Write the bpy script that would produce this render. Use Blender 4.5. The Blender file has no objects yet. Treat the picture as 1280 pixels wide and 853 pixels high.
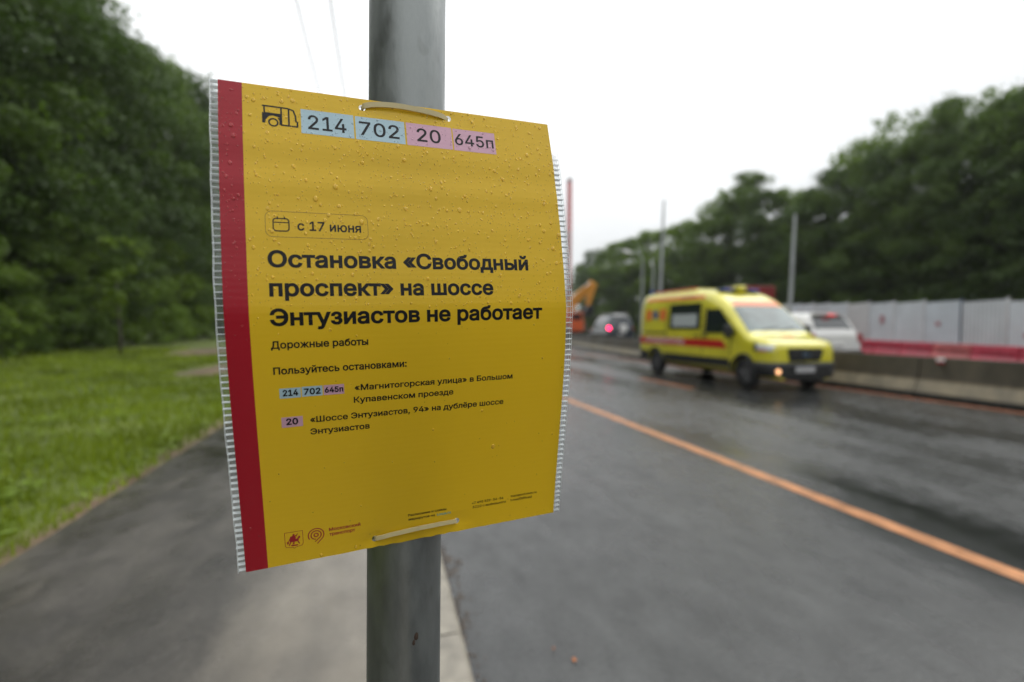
import bpy, bmesh, math, random
import numpy as np
from math import sin, cos, pi, radians, sqrt, atan2
from mathutils import Vector, Matrix
from mathutils.geometry import delaunay_2d_cdt, interpolate_bezier
S = bpy.context.scene
COL = S.collection
rnd = random.Random(7)

# ------------------------------------------------------------------ camera
F = 604.0
PSI, PITCH, ROLL = 0.26676, 0.028713, 0.0069813
FW = Vector((sin(PSI)*cos(PITCH), cos(PSI)*cos(PITCH), -sin(PITCH)))
R0 = Vector((cos(PSI), -sin(PSI), 0)); U0 = R0.cross(FW)
RT = R0*cos(ROLL) + U0*sin(ROLL); UP = -R0*sin(ROLL) + U0*cos(ROLL)
EYE = Vector((0, 0, 1.42))
cam = bpy.data.cameras.new('camera'); camo = bpy.data.objects.new('camera', cam); COL.objects.link(camo)
M = Matrix.Identity(4)
for i in range(3):
    M[i][0] = RT[i]; M[i][1] = UP[i]; M[i][2] = -FW[i]; M[i][3] = EYE[i]
camo.matrix_world = M
cam.sensor_width = 36; cam.lens = 36*F/1280; cam.clip_start = .02; cam.clip_end = 3000
cam.dof.use_dof = True; cam.dof.focus_distance = .447; cam.dof.aperture_fstop = 2.6; cam.dof.aperture_blades = 0
S.camera = camo
def ray(px, py): return RT*((px-640)/F) - UP*((py-426.5)/F) + FW
def ground(px, py, z=0.0): d = ray(px, py); return EYE + d*((z-EYE.z)/d.z)
def atx(px, py, x): d = ray(px, py); return EYE + d*(x/d.x)
def atz(px, py, Z): return EYE + ray(px, py)*Z

# ------------------------------------------------------------------ sky, sun, exposure
W = bpy.data.worlds.new('World'); S.world = W; W.use_nodes = True
nt = W.node_tree; bg = nt.nodes['Background']
sky = nt.nodes.new('ShaderNodeTexSky'); sky.sky_type = 'NISHITA'; sky.sun_disc = False
SUN_EL, SUN_AZ = radians(52), radians(75)      # azimuth from +Y (road ahead) towards +X
sky.sun_elevation = SUN_EL; sky.sun_rotation = SUN_AZ; sky.altitude = 150
tc = nt.nodes.new('ShaderNodeTexCoord'); mp = nt.nodes.new('ShaderNodeMapping'); mp.inputs['Scale'].default_value = (1, 1, 2.2)
nz = nt.nodes.new('ShaderNodeTexNoise'); nz.inputs['Scale'].default_value = 1.6; nz.inputs['Detail'].default_value = 4
cr = nt.nodes.new('ShaderNodeValToRGB')
cr.color_ramp.elements[0].position = .3; cr.color_ramp.elements[0].color = (6.9, 7.05, 7.1, 1)
cr.color_ramp.elements[1].position = .7; cr.color_ramp.elements[1].color = (8.7, 8.8, 8.8, 1)
mx = nt.nodes.new('ShaderNodeMixRGB'); mx.inputs[0].default_value = .93
L = nt.links.new
L(tc.outputs['Generated'], mp.inputs[0]); L(mp.outputs[0], nz.inputs[0]); L(nz.outputs['Fac'], cr.inputs[0])
# an overcast sky grows evenly brighter towards the zenith
sx = nt.nodes.new('ShaderNodeSeparateXYZ'); mr = nt.nodes.new('ShaderNodeMapRange'); mr.inputs[1].default_value = .15; mr.inputs[2].default_value = 1; mr.inputs[3].default_value = 1; mr.inputs[4].default_value = 2.2
vm = nt.nodes.new('ShaderNodeVectorMath'); vm.operation = 'SCALE'; L(tc.outputs['Generated'], sx.inputs[0]); L(sx.outputs[2], mr.inputs[0]); L(cr.outputs[0], vm.inputs[0]); L(mr.outputs[0], vm.inputs['Scale'])
L(sky.outputs[0], mx.inputs[1]); L(vm.outputs[0], mx.inputs[2]); L(mx.outputs[0], bg.inputs[0])
bg.inputs[1].default_value = 0.10
sl = bpy.data.lights.new('sun', 'SUN'); sl.energy = .8; sl.angle = radians(35); sl.color = (1, .98, .95)
so = bpy.data.objects.new('sun', sl); COL.objects.link(so); so.location = (20, 5, 30)
sd = Vector((sin(SUN_AZ)*cos(SUN_EL), cos(SUN_AZ)*cos(SUN_EL), sin(SUN_EL)))
so.rotation_euler = sd.to_track_quat('Z', 'Y').to_euler()
S.view_settings.view_transform = 'Standard'; S.view_settings.look = 'None'
S.view_settings.exposure = 0.22; S.view_settings.gamma = 1
S.cycles.use_denoising = True; S.cycles.max_bounces = 8; S.cycles.transparent_max_bounces = 24
S.cycles.caustics_reflective = False; S.cycles.caustics_refractive = False

# ------------------------------------------------------------------ materials
MATS = {}
def mat(name, col, rough=.6, metal=0., var=.0, scale=5., bump=0., bscale=60., spec=.5, coat=0., trans=0., emit=None, es=0., alpha=1., ior=1.5, stretch=(1, 1, 1), bdist=.01, rvar=0., tint=None, coords='Object'):
    m = bpy.data.materials.new(name); m.use_nodes = True; n = m.node_tree; b = n.nodes['Principled BSDF']
    b.inputs['Base Color'].default_value = (*col, 1); b.inputs['Roughness'].default_value = rough
    b.inputs['Metallic'].default_value = metal; b.inputs['Specular IOR Level'].default_value = spec
    b.inputs['Coat Weight'].default_value = coat; b.inputs['Coat Roughness'].default_value = .08
    b.inputs['Transmission Weight'].default_value = trans; b.inputs['IOR'].default_value = ior; b.inputs['Alpha'].default_value = alpha
    if emit: b.inputs['Emission Color'].default_value = (*emit, 1); b.inputs['Emission Strength'].default_value = es
    t = n.nodes.new('ShaderNodeTexCoord'); mpn = n.nodes.new('ShaderNodeMapping'); mpn.inputs['Scale'].default_value = stretch
    n.links.new(t.outputs[coords], mpn.inputs[0])
    if var or rvar:
        z = n.nodes.new('ShaderNodeTexNoise'); z.inputs['Scale'].default_value = scale; z.inputs['Detail'].default_value = 6; z.inputs['Roughness'].default_value = .62
        n.links.new(mpn.outputs[0], z.inputs[0])
    if var:
        r = n.nodes.new('ShaderNodeValToRGB'); r.color_ramp.elements[0].position = .32; r.color_ramp.elements[1].position = .68
        c0 = tint or tuple(c*(1-var) for c in col); c1 = tuple(min(1, c*(1+var*.8)) for c in col)
        r.color_ramp.elements[0].color = (*c0, 1); r.color_ramp.elements[1].color = (*c1, 1)
        n.links.new(z.outputs['Fac'], r.inputs[0]); n.links.new(r.outputs[0], b.inputs['Base Color'])
    if rvar:
        q = n.nodes.new('ShaderNodeMapRange'); q.inputs[1].default_value = .35; q.inputs[2].default_value = .65
        q.inputs[3].default_value = max(.03, rough-rvar); q.inputs[4].default_value = min(1, rough+rvar)
        n.links.new(z.outputs['Fac'], q.inputs[0]); n.links.new(q.outputs[0], b.inputs['Roughness'])
    if bump:
        z2 = n.nodes.new('ShaderNodeTexNoise'); z2.inputs['Scale'].default_value = bscale; z2.inputs['Detail'].default_value = 5
        n.links.new(mpn.outputs[0], z2.inputs[0])
        bp = n.nodes.new('ShaderNodeBump'); bp.inputs['Strength'].default_value = bump; bp.inputs['Distance'].default_value = bdist
        n.links.new(z2.outputs['Fac'], bp.inputs['Height']); n.links.new(bp.outputs[0], b.inputs['Normal'])
    MATS[name] = m; return m

# ------------------------------------------------------------------ object helpers
def mesh_obj(name, verts, faces, m, parent=None, smooth=False, label=None, kind=None, mi=None):
    me = bpy.data.meshes.new(name); me.from_pydata([tuple(v) for v in verts], [], [tuple(f) for f in faces])
    for mm in (m if isinstance(m, (list, tuple)) else [m]): me.materials.append(mm)
    if mi: me.polygons.foreach_set('material_index', mi)
    if smooth: me.polygons.foreach_set('use_smooth', [True]*len(me.polygons))
    me.update(); o = bpy.data.objects.new(name, me); COL.objects.link(o)
    if parent: o.parent = parent
    if label: o['label'] = label
    if kind: o['kind'] = kind
    return o
def tag(o, label, cat, group=None):
    o['label'] = label; o['category'] = cat
    if group: o['group'] = group
    return o
def thing(name, label, cat, loc=(0, 0, 0), rz=0, group=None):
    o = bpy.data.objects.new(name, None); COL.objects.link(o); o.location = loc; o.rotation_euler = (0, 0, rz); o.empty_display_size = .2
    return tag(o, label, cat, group)
def kids(o): return [c for c in bpy.data.objects if c.parent is o]
def dup(o, loc, rz=0, label=None):
    r = o.copy(); COL.objects.link(r); r.location = loc; r.rotation_euler = (0, 0, rz)
    if label: r['label'] = label
    for c in kids(o):
        d = c.copy(); COL.objects.link(d); d.parent = r
        for g in kids(c):
            e = g.copy(); COL.objects.link(e); e.parent = d
    return r
class MB:
    def __init__(s): s.v = []; s.f = []; s.m = []
    def add(s, v, f, mi=0):
        k = len(s.v); s.v += [Vector(a) for a in v]; s.f += [[i+k for i in q] for q in f]; s.m += [mi]*len(f); return s
    def box(s, c, d, rz=0, mi=0, bev=0., rx=0, ry=0):
        bm = bmesh.new(); bmesh.ops.create_cube(bm, size=1)
        for v in bm.verts: v.co = Vector((v.co.x*d[0], v.co.y*d[1], v.co.z*d[2]))
        if bev: bmesh.ops.bevel(bm, geom=list(bm.edges), offset=bev, segments=2, profile=.6, affect='EDGES')
        R = Matrix.Rotation(rz, 3, 'Z') @ Matrix.Rotation(ry, 3, 'Y') @ Matrix.Rotation(rx, 3, 'X')
        bm.verts.ensure_lookup_table(); bm.verts.index_update()
        s.add([R @ v.co + Vector(c) for v in bm.verts], [[v.index for v in f.verts] for f in bm.faces], mi); bm.free(); return s
    def tube(s, pts, r, n=12, mi=0, cap=True):
        pts = [Vector(p) for p in pts]; rr = r if isinstance(r, (list, tuple)) else [r]*len(pts)
        k = len(s.v); t0 = (pts[1]-pts[0]).normalized(); a = t0.orthogonal().normalized()
        for i, p in enumerate(pts):
            t = (pts[min(i+1, len(pts)-1)]-pts[max(i-1, 0)]).normalized(); a = (a-t*a.dot(t)).normalized(); b = t.cross(a)
            for j in range(n):
                an = 2*pi*j/n; s.v.append(p+(a*cos(an)+b*sin(an))*rr[i])
        for i in range(len(pts)-1):
            for j in range(n):
                s.f.append([k+i*n+j, k+i*n+(j+1) % n, k+(i+1)*n+(j+1) % n, k+(i+1)*n+j]); s.m.append(mi)
        if cap:
            s.f.append([k+j for j in range(n)][::-1]); s.f.append([k+(len(pts)-1)*n+j for j in range(n)]); s.m += [mi, mi]
        return s
    def prism(s, prof, x0, x1, mi=0, axis='x'):
        n = len(prof)
        mk = (lambda a, b, x: (x, a, b)) if axis == 'x' else (lambda a, b, x: (a, x, b))
        v = [mk(a, b, x0) for a, b in prof]+[mk(a, b, x1) for a, b in prof]
        f = [list(range(n))[::-1], list(range(n, 2*n))]+[[i, (i+1) % n, n+(i+1) % n, n+i] for i in range(n)]
        return s.add(v, f, mi)
    def build(s, name, m, parent=None, smooth=False, label=None, kind=None):
        o = mesh_obj(name, s.v, s.f, m, parent, smooth, label, kind, s.m if isinstance(m, (list, tuple)) else None)
        return o
def fixn(o):
    bm = bmesh.new(); bm.from_mesh(o.data); bmesh.ops.recalc_face_normals(bm, faces=bm.faces); bm.to_mesh(o.data); bm.free(); return o
def autosmooth(o, deg=35):
    me = o.data; me.polygons.foreach_set('use_smooth', [True]*len(me.polygons))
    bm = bmesh.new(); bm.from_mesh(me)
    for e in bm.edges:
        if len(e.link_faces) == 2 and e.calc_face_angle(0) > radians(deg): e.smooth = False
    bm.to_mesh(me); bm.free(); return o

ORD = ['', 'second', 'third', 'fourth', 'fifth', 'sixth', 'seventh', 'eighth', 'ninth', 'tenth']
REG = {}
def reg(o, px, noun, where):
    """remember a plant; its label gets its place in the row once all are built"""
    REG.setdefault((noun, where), []).append((px, o)); return o
def number_rows():
    for (noun, where), L_ in REG.items():
        L_.sort(key=lambda q: q[0])
        for i, (px, o) in enumerate(L_):
            if where.startswith('hidden'): o['label'] = o['group'] = '%s %s' % (noun, where); continue
            if len(L_) == 1: o['label'] = '%s %s' % (noun, where)
            elif i == 0: o['label'] = 'leftmost %s %s' % (noun, where)
            elif i == len(L_)-1: o['label'] = 'rightmost %s %s' % (noun, where)
            else: o['label'] = '%s %s from the left %s' % (ORD[i] if i < 10 else 'tenth', noun, where)
            o['group'] = ('%s %s' % (noun, where))
def px_of(p): d = Vector(p)-EYE; z = d.dot(FW); return 640+F*d.dot(RT)/z if z > .1 else 5000
# =================================================================== SETTING
# ---- wet asphalt with drying patches
def wet_asphalt(name, base, r0, r1, wscale=.35, streak=(1, .35, 1), sand=False):
    m = bpy.data.materials.new(name); m.use_nodes = True; n = m.node_tree; b = n.nodes['Principled BSDF']; K = n.links.new
    t = n.nodes.new('ShaderNodeTexCoord')
    def noise(sc, det=5, stretch=(1, 1, 1), dist=0.):
        p = n.nodes.new('ShaderNodeMapping'); p.inputs['Scale'].default_value = stretch; K(t.outputs['Object'], p.inputs[0])
        z = n.nodes.new('ShaderNodeTexNoise'); z.inputs['Scale'].default_value = sc; z.inputs['Detail'].default_value = det; z.inputs['Distortion'].default_value = dist
        K(p.outputs[0], z.inputs[0]); return z.outputs['Fac']
    def rng(a, lo, hi, o0, o1):
        q = n.nodes.new('ShaderNodeMapRange'); q.inputs[1].default_value = lo; q.inputs[2].default_value = hi; q.inputs[3].default_value = o0; q.inputs[4].default_value = o1
        K(a, q.inputs[0]); return q.outputs[0]
    wet = rng(noise(wscale, 5, streak, .6), .38, .62, 0, 1)
    fine = noise(170, 3); agg = noise(38, 6); broad = noise(1.1, 5, (1, .4, 1))
    def mul(a, c, op='MULTIPLY'):
        q = n.nodes.new('ShaderNodeMath'); q.operation = op
        for i, x in enumerate((a, c)):
            if isinstance(x, (int, float)): q.inputs[i].default_value = x
            else: K(x, q.inputs[i])
        return q.outputs[0]
    mt2 = noise(7.5, 8, (1, .7, 1), .4); bl2 = noise(1.9, 5, (1, .35, 1), .9)
    rough = mul(mul(rng(wet, 0, 1, r1, r0), rng(fine, .3, .7, -.05, .06), 'ADD'), mul(rng(mt2, .3, .7, -.09, .11), rng(bl2, .35, .65, -.07, .09), 'ADD'), 'ADD')
    mxr = n.nodes.new('ShaderNodeMath'); mxr.operation = 'MAXIMUM'; mxr.inputs[1].default_value = .05; K(rough, mxr.inputs[0]); rough = mxr.outputs[0]; K(rough, b.inputs['Roughness'])
    ramp = n.nodes.new('ShaderNodeValToRGB'); ramp.color_ramp.elements[0].color = (*[c*.42 for c in base], 1); ramp.color_ramp.elements[1].color = (*[c*1.9 for c in base], 1)
    ramp.color_ramp.elements[0].position = .3; ramp.color_ramp.elements[1].position = .7
    mott = noise(5.5, 8, (1, .6, 1), .3); blot = noise(1.6, 6, (1, .45, 1), .8)
    K(mul(mul(mul(agg, .30), mul(mott, .45), 'ADD'), mul(mul(fine, .10), mul(broad, .15), 'ADD'), 'ADD'), ramp.inputs[0])
    col = ramp.outputs[0]
    dk = n.nodes.new('ShaderNodeMixRGB'); dk.blend_type = 'MULTIPLY'; dk.inputs[0].default_value = 1; K(col, dk.inputs[1]); wr = n.nodes.new('ShaderNodeCombineXYZ')
    for q_ in range(3): K(rng(wet, 0, 1, 1.35, .55), wr.inputs[q_])
    K(wr.outputs[0], dk.inputs[2]); col = dk.outputs[0]
    if sand:    # pale washed-out sand and cement along the kerb side
        sp = n.nodes.new('ShaderNodeSeparateXYZ'); K(t.outputs['Object'], sp.inputs[0])
        edge = mul(rng(sp.outputs[0], -.75, -.05, 0, 1), rng(noise(2.2, 5, (1, .5, 1)), .3, .7, -.35, .35), 'ADD')
        mxx = n.nodes.new('ShaderNodeMixRGB'); K(rng(edge, .15, .75, 0, 1), mxx.inputs[0]); K(col, mxx.inputs[1])
        r2 = n.nodes.new('ShaderNodeValToRGB'); r2.color_ramp.elements[0].color = (.11, .095, .075, 1); r2.color_ramp.elements[1].color = (.23, .205, .165, 1)
        K(noise(6, 7), r2.inputs[0]); K(r2.outputs[0], mxx.inputs[2]); col = mxx.outputs[0]
    K(col, b.inputs['Base Color']); b.inputs['Specular IOR Level'].default_value = .5
    bp = n.nodes.new('ShaderNodeBump'); bp.inputs['Distance'].default_value = .004; K(rng(wet, 0, 1, .6, .12), bp.inputs['Strength'])
    K(mul(fine, mul(agg, 1.2), 'ADD'), bp.inputs['Height']); K(bp.outputs[0], b.inputs['Normal'])
    return m
road_m = wet_asphalt('wet_asphalt', (.033, .034, .033), .07, .34, .42, (1, .22, 1))
path_m = wet_asphalt('path_asphalt', (.040, .036, .030), .18, .42, .8, (1, .6, 1), True)

def sheet(name, xs, ys, zf, m, kind='structure'):
    v = [(x, y, zf(x, y)) for y in ys for x in xs]; nx = len(xs)
    f = [[j*nx+i, j*nx+i+1, (j+1)*nx+i+1, (j+1)*nx+i] for j in range(len(ys)-1) for i in range(nx-1)]
    return mesh_obj(name, v, f, m, kind=kind, smooth=True)
earth_m = mat('dark_earth', (.035, .04, .018), .95, var=.5, scale=.4, bump=.3, bscale=3)
sheet('ground', [-500, -200, 200, 500], [-300, 0, 300, 600], lambda x, y: -.06, earth_m)
def bar_x(y): return 11.15 if y < 13 else 11.15+.034*(y-13)**1.5
ys = [-15+3*i for i in range(16)]+[36+8*i for i in range(30)]
def strip(name, xl, xr, z, m, ys=ys, kind='structure'):
    v = []; f = []
    for i, y in enumerate(ys):
        v += [(xl(y), y, z), (xr(y), y, z)]
        if i: f.append([2*i-2, 2*i-1, 2*i+1, 2*i])
    return mesh_obj(name, v, f, m, kind=kind)
strip('road', lambda y: .30, lambda y: bar_x(y)+.25, 0, road_m)
strip('opposite_road', lambda y: bar_x(y)+.25, lambda y: 26+max(0, y-10)*.3, .12, road_m)
strip('path', lambda y: -2.02, lambda y: .195, .115, path_m)

# ---- grass verge rising gently to the trees
def gz(x, y):
    t = -(x+1.95); 
    return .115+.012*min(1, t*8) + .035*sin(x*1.1+y*.7)*min(1, t*.5) + .02*sin(x*2.7-y*1.9)*min(1, t) + .012*max(0, t-2)
def verge_material():
    m = bpy.data.materials.new('grass_ground'); m.use_nodes = True; n = m.node_tree; b = n.nodes['Principled BSDF']; K = n.links.new
    t = n.nodes.new('ShaderNodeTexCoord')
    z = n.nodes.new('ShaderNodeTexNoise'); z.inputs['Scale'].default_value = .9; z.inputs['Detail'].default_value = 8; K(t.outputs['Object'], z.inputs[0])
    r = n.nodes.new('ShaderNodeValToRGB'); e = r.color_ramp.elements; e[0].position = .3; e[0].color = (.05, .075, .010, 1); e[1].position = .7; e[1].color = (.13, .165, .018, 1)
    K(z.outputs['Fac'], r.inputs[0])
    sp = n.nodes.new('ShaderNodeSeparateXYZ'); K(t.outputs['Object'], sp.inputs[0])
    z2 = n.nodes.new('ShaderNodeTexNoise'); z2.inputs['Scale'].default_value = 3.5; z2.inputs['Detail'].default_value = 6; K(t.outputs['Object'], z2.inputs[0])
    a = n.nodes.new('ShaderNodeMath'); a.operation = 'MULTIPLY_ADD'; K(z2.outputs['Fac'], a.inputs[0]); a.inputs[1].default_value = .5; K(sp.outputs[0], a.inputs[2])
    q = n.nodes.new('ShaderNodeMapRange'); q.inputs[1].default_value = -1.95; q.inputs[2].default_value = -1.70; K(a.outputs[0], q.inputs[0])
    # bare reddish earth patches far along the verge
    vm = n.nodes.new('ShaderNodeVectorMath'); vm.operation = 'DISTANCE'; 
    sc = n.nodes.new('ShaderNodeMapping'); sc.inputs['Scale'].default_value = (1, .36, 0); K(t.outputs['Object'], sc.inputs[0]); K(sc.outputs[0], vm.inputs[0]); vm.inputs[1].default_value = (-7.2, 26*.36, 0)
    vm2 = n.nodes.new('ShaderNodeVectorMath'); vm2.operation = 'DISTANCE'; K(sc.outputs[0], vm2.inputs[0]); vm2.inputs[1].default_value = (-4.5, 15.8*.36, 0)
    def r01(x, lo, hi):
        k = n.nodes.new('ShaderNodeMapRange'); k.inputs[1].default_value = lo; k.inputs[2].default_value = hi; k.inputs[3].default_value = 1; k.inputs[4].default_value = 0
        ad = n.nodes.new('ShaderNodeMath'); ad.operation = 'MULTIPLY_ADD'; K(z2.outputs['Fac'], ad.inputs[0]); ad.inputs[1].default_value = 1.1; K(x, ad.inputs[2]); K(ad.outputs[0], k.inputs[0]); return k.outputs[0]
    mxm = n.nodes.new('ShaderNodeMath'); mxm.operation = 'MAXIMUM'; K(r01(vm.outputs['Value'], 1.9, 2.6), mxm.inputs[0]); K(r01(vm2.outputs['Value'], 1.0, 1.5), mxm.inputs[1])
    mm = n.nodes.new('ShaderNodeMath'); mm.operation = 'MAXIMUM'; K(mxm.outputs[0], mm.inputs[0]); K(q.outputs[0], mm.inputs[1])
    so_ = n.nodes.new('ShaderNodeValToRGB'); so_.color_ramp.elements[0].color = (.05, .036, .024, 1); so_.color_ramp.elements[1].color = (.22, .14, .085, 1); K(z.outputs['Fac'], so_.inputs[0])
    mc = n.nodes.new('ShaderNodeMixRGB'); K(mm.outputs[0], mc.inputs[0]); K(r.outputs[0], mc.inputs[1]); K(so_.outputs[0], mc.inputs[2])
    K(mc.outputs[0], b.inputs['Base Color']); b.inputs['Roughness'].default_value = .85
    bp = n.nodes.new('ShaderNodeBump'); bp.inputs['Distance'].default_value = .03; bp.inputs['Strength'].default_value = .6; K(z2.outputs['Fac'], bp.inputs['Height']); K(bp.outputs[0], b.inputs['Normal'])
    return m
gx = [-1.93-.25*i for i in range(12)]+[-5.5-1.2*i for i in range(16)]+[-40, -70]
gy = [-12+.8*i for i in range(40)]+[21+3*i for i in range(60)]
sheet('verge', gx[::-1], gy, gz, verge_material())

def leafy(name, c, var=.45, rough=.55, trans=.25, scale=.9):
    m = mat(name, c, rough, var=var, scale=scale, spec=.35)
    n = m.node_tree; b = n.nodes['Principled BSDF']; out = n.nodes['Material Output']
    tr = n.nodes.new('ShaderNodeBsdfTranslucent'); mxs = n.nodes.new('ShaderNodeMixShader'); mxs.inputs[0].default_value = trans
    tr.inputs[0].default_value = (c[0]*1.3, c[1]*1.4, c[2]*.7, 1)
    n.links.new(b.outputs[0], mxs.inputs[1]); n.links.new(tr.outputs[0], mxs.inputs[2]); n.links.new(mxs.outputs[0], out.inputs[0]); return m
grass_m = leafy('grass_blades', (.185, .24, .016), .85, .5, .3, .8)
weed_m = leafy('weed_leaves', (.17, .25, .028), .45, .4, .25, 2.0)

def scatter_blades():
    g = np.random.default_rng(3); V = []; Fc = []
    n = 60000
    u = g.random(n); yy = 1.2+26*u**1.7; xx = -1.98-(g.random(n)**1.25)*11.5*np.clip(.25+yy/16, .25, 1.0)
    keep = (np.hypot((xx+7.2)/1.9, (yy-26)/4.5) > 1) & (np.hypot((xx+4.5)/.9, (yy-15.8)/2.2) > 1)
    edge = (xx > -2.15) & (g.random(n) < .6); keep &= ~edge; xx = xx[keep]; yy = yy[keep]; n = len(xx)
    h = (.03+.075*g.random(n))*(1+.03*yy); w = (.006+.006*g.random(n))*(1+.10*yy); a = g.random(n)*2*pi; le = (g.random(n)-.3)*.8
    patch = .55+.45*np.sin(xx*1.3+yy*.9)*np.sin(xx*.5-yy*1.7); h *= .6+.7*patch
    zz = np.array([gz(x, y) for x, y in zip(xx, yy)])
    ca, sa = np.cos(a), np.sin(a)
    P = np.empty((n, 3, 3))
    P[:, 0] = np.stack([xx-ca*w, yy-sa*w, zz-.01], 1); P[:, 1] = np.stack([xx+ca*w, yy+sa*w, zz-.01], 1)
    P[:, 2] = np.stack([xx-sa*h*le, yy+ca*h*le, zz+h], 1)
    return P.reshape(-1, 3), np.arange(n*3).reshape(-1, 3)
V, Fc = scatter_blades()
o = mesh_obj('grass', V.tolist(), Fc.tolist(), grass_m); tag(o, 'bright green roadside grass covering the verge between path and trees', 'grass'); o['kind'] = 'stuff'
def scatter_weeds():
    g = np.random.default_rng(9); V = []; Fc = []
    for k in range(1100):
        y = 1.6+16*g.random()**1.4; x = -2.0-7.5*g.random()**1.3
        s = .035+.05*g.random(); z = gz(x, y); nl = g.integers(6, 11)
        for i in range(nl):
            a = g.random()*2*pi; r = s*(.5+1.3*g.random()); l = s*(.5+.5*g.random()); c = np.array([x+cos(a)*r, y+sin(a)*r, z+.03+.07*g.random()])
            d = np.array([cos(a), sin(a), .25*(g.random()-.3)]); e = np.array([-sin(a), cos(a), .3*(g.random()-.5)])*.55
            k0 = len(V); V += [c-d*l*.6, c+e*l*.6, c+d*l*.9, c-e*l*.6]; Fc.append([k0, k0+1, k0+2, k0+3])
    return V, Fc
V, Fc = scatter_weeds()
o = mesh_obj('weeds', V, Fc, weed_m); tag(o, 'low broad-leaved weeds growing thick beside the path', 'weeds'); o['kind'] = 'stuff'

# ---- kerb stones
kerb_m = mat('kerb_concrete', (.27, .245, .20), .55, var=.35, scale=9, bump=.35, bscale=90, bdist=.003, rvar=.12)
kb = thing('kerb', 'pale concrete kerb stones edging the path right of the pole', 'kerb')
prof = [(.198, -.05), (.198, .117), (.207, .124), (.320, .124), (.338, .108), (.345, -.05)]
kme = None
for i in range(46):
    y0 = -2+i*1.0
    if kme is None:
        b = MB(); n = len(prof)
        ysn = [.004, .25, .5, .75, .994]
        for yy in ysn: b.v += [Vector((px+rnd.uniform(-.002, .002), yy, pz+(rnd.uniform(-.002, .002) if pz > 0 else 0))) for px, pz in prof]
        for j in range(4):
            for q in range(n): b.f.append([j*n+q, j*n+(q+1) % n, (j+1)*n+(q+1) % n, (j+1)*n+q])
        b.f += [list(range(n))[::-1], [4*n+q for q in range(n)]]; b.m = [0]*len(b.f)
        o = fixn(b.build('kerb_stone', kerb_m, kb)); kme = o.data; o.location = (0, y0, 0)
    else:
        o = bpy.data.objects.new('kerb_stone', kme); COL.objects.link(o); o.parent = kb; o.location = (rnd.uniform(-.003, .003), y0, rnd.uniform(-.002, .002))
# gutter silt: low uneven crumbs of mud and leaf litter against the kerb
silt_m = mat('gutter_silt', (.062, .047, .034), .5, var=.55, scale=14, bump=.7, bscale=60)
b = MB(); g = random.Random(5)
for i in range(1500):
    y = g.uniform(.3, 9); cl = .5+.5*sin(y*7.3)*sin(y*2.1+1)
    if g.random() > .25+.75*cl: continue
    x = .347+abs(g.gauss(0, .035+.03*cl)); s = g.uniform(.004, .016); hh = s*g.uniform(.3, .7)
    an = g.random()*6; pts = []
    for q in range(5): rr = s*g.uniform(.7, 1.3); pts.append((x+cos(an+q*1.257)*rr, y+sin(an+q*1.257)*rr*1.4, .001))
    b.add(pts+[(x, y, hh)], [[q, (q+1) % 5, 5] for q in range(5)])
o = b.build('gutter_silt', silt_m, kind='stuff'); tag(o, 'dark wet silt and leaf crumbs lying in the gutter', 'silt')

# ---- painted lines, each a thin sheet
line_m = mat('orange_paint', (.44, .185, .065), .36, var=.42, scale=9, bump=.4, bscale=120, rvar=.1, stretch=(1, .5, 1), bdist=.003)
line_dm = mat('worn_orange_paint', (.30, .10, .04), .42, var=.5, scale=5, rvar=.1)
def line(name, x0, x1, y0, y1, m):
    n = max(2, int((y1-y0)/.25)); v = []; f = []; g = random.Random(int(x0*100))
    for i in range(n+1):
        y = y0+(y1-y0)*i/n; j = g.uniform(-.003, .003); v += [(x0+j, y, .004), (x1+j, y, .004)]
        if i: f.append([2*i-2, 2*i-1, 2*i+1, 2*i])
    return mesh_obj(name, v, f, m, kind='structure')
line('lane_line', 3.485, 3.640, -4, 60, line_m)
line('edge_line', 10.52, 10.72, -4, 24, line_dm)
line('worn_lane_dash', 7.0, 7.2, 9.8, 12.2, line_dm)

# =================================================================== POLE
steel_m = mat('galvanised_steel', (.25, .265, .26), .40, .55, var=.20, scale=45, bump=.18, bscale=240, stretch=(1, 1, .35), rvar=.12, bdist=.001)
n = steel_m.node_tree; b_ = n.nodes['Principled BSDF']; lk = b_.inputs['Base Color'].links[0].from_socket
tcn = n.nodes.new('ShaderNodeTexCoord'); mpn = n.nodes.new('ShaderNodeMapping'); mpn.inputs['Scale'].default_value = (1, 1, .5); n.links.new(tcn.outputs['Object'], mpn.inputs[0])
zz = n.nodes.new('ShaderNodeTexNoise'); zz.inputs['Scale'].default_value = 46; zz.inputs['Detail'].default_value = 6; zz.inputs['Distortion'].default_value = .4; n.links.new(mpn.outputs[0], zz.inputs[0])
rp = n.nodes.new('ShaderNodeValToRGB'); rp.color_ramp.elements[0].position = .60; rp.color_ramp.elements[0].color = (0, 0, 0, 1); rp.color_ramp.elements[1].position = .70; rp.color_ramp.elements[1].color = (.25, .25, .25, 1)
n.links.new(zz.outputs['Fac'], rp.inputs[0]); mxx = n.nodes.new('ShaderNodeMixRGB'); n.links.new(rp.outputs[0], mxx.inputs[0]); n.links.new(lk, mxx.inputs[1]); mxx.inputs[2].default_value = (.10, .10, .09, 1)
n.links.new(mxx.outputs[0], b_.inputs['Base Color'])
PR = .038; b_.inputs['Metallic'].default_value = .8
PA = Vector((.018976, .517151, .10)); PB = Vector((.035295, .507592, 3.2)); PDIR = (PB-PA).normalized()
def pole_at(z): return PA+(PB-PA)*((z-PA.z)/(PB.z-PA.z))
pole = thing('sign_pole', 'round grey galvanised steel pole standing behind the yellow notice', 'pole', PA)
b = MB(); b.tube([Vector((0, 0, -.05)), (PB-PA)*.25, (PB-PA)*.5, (PB-PA)*.75, PB-PA], PR, 64); autosmooth(b.build('post', steel_m, pole))
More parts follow.
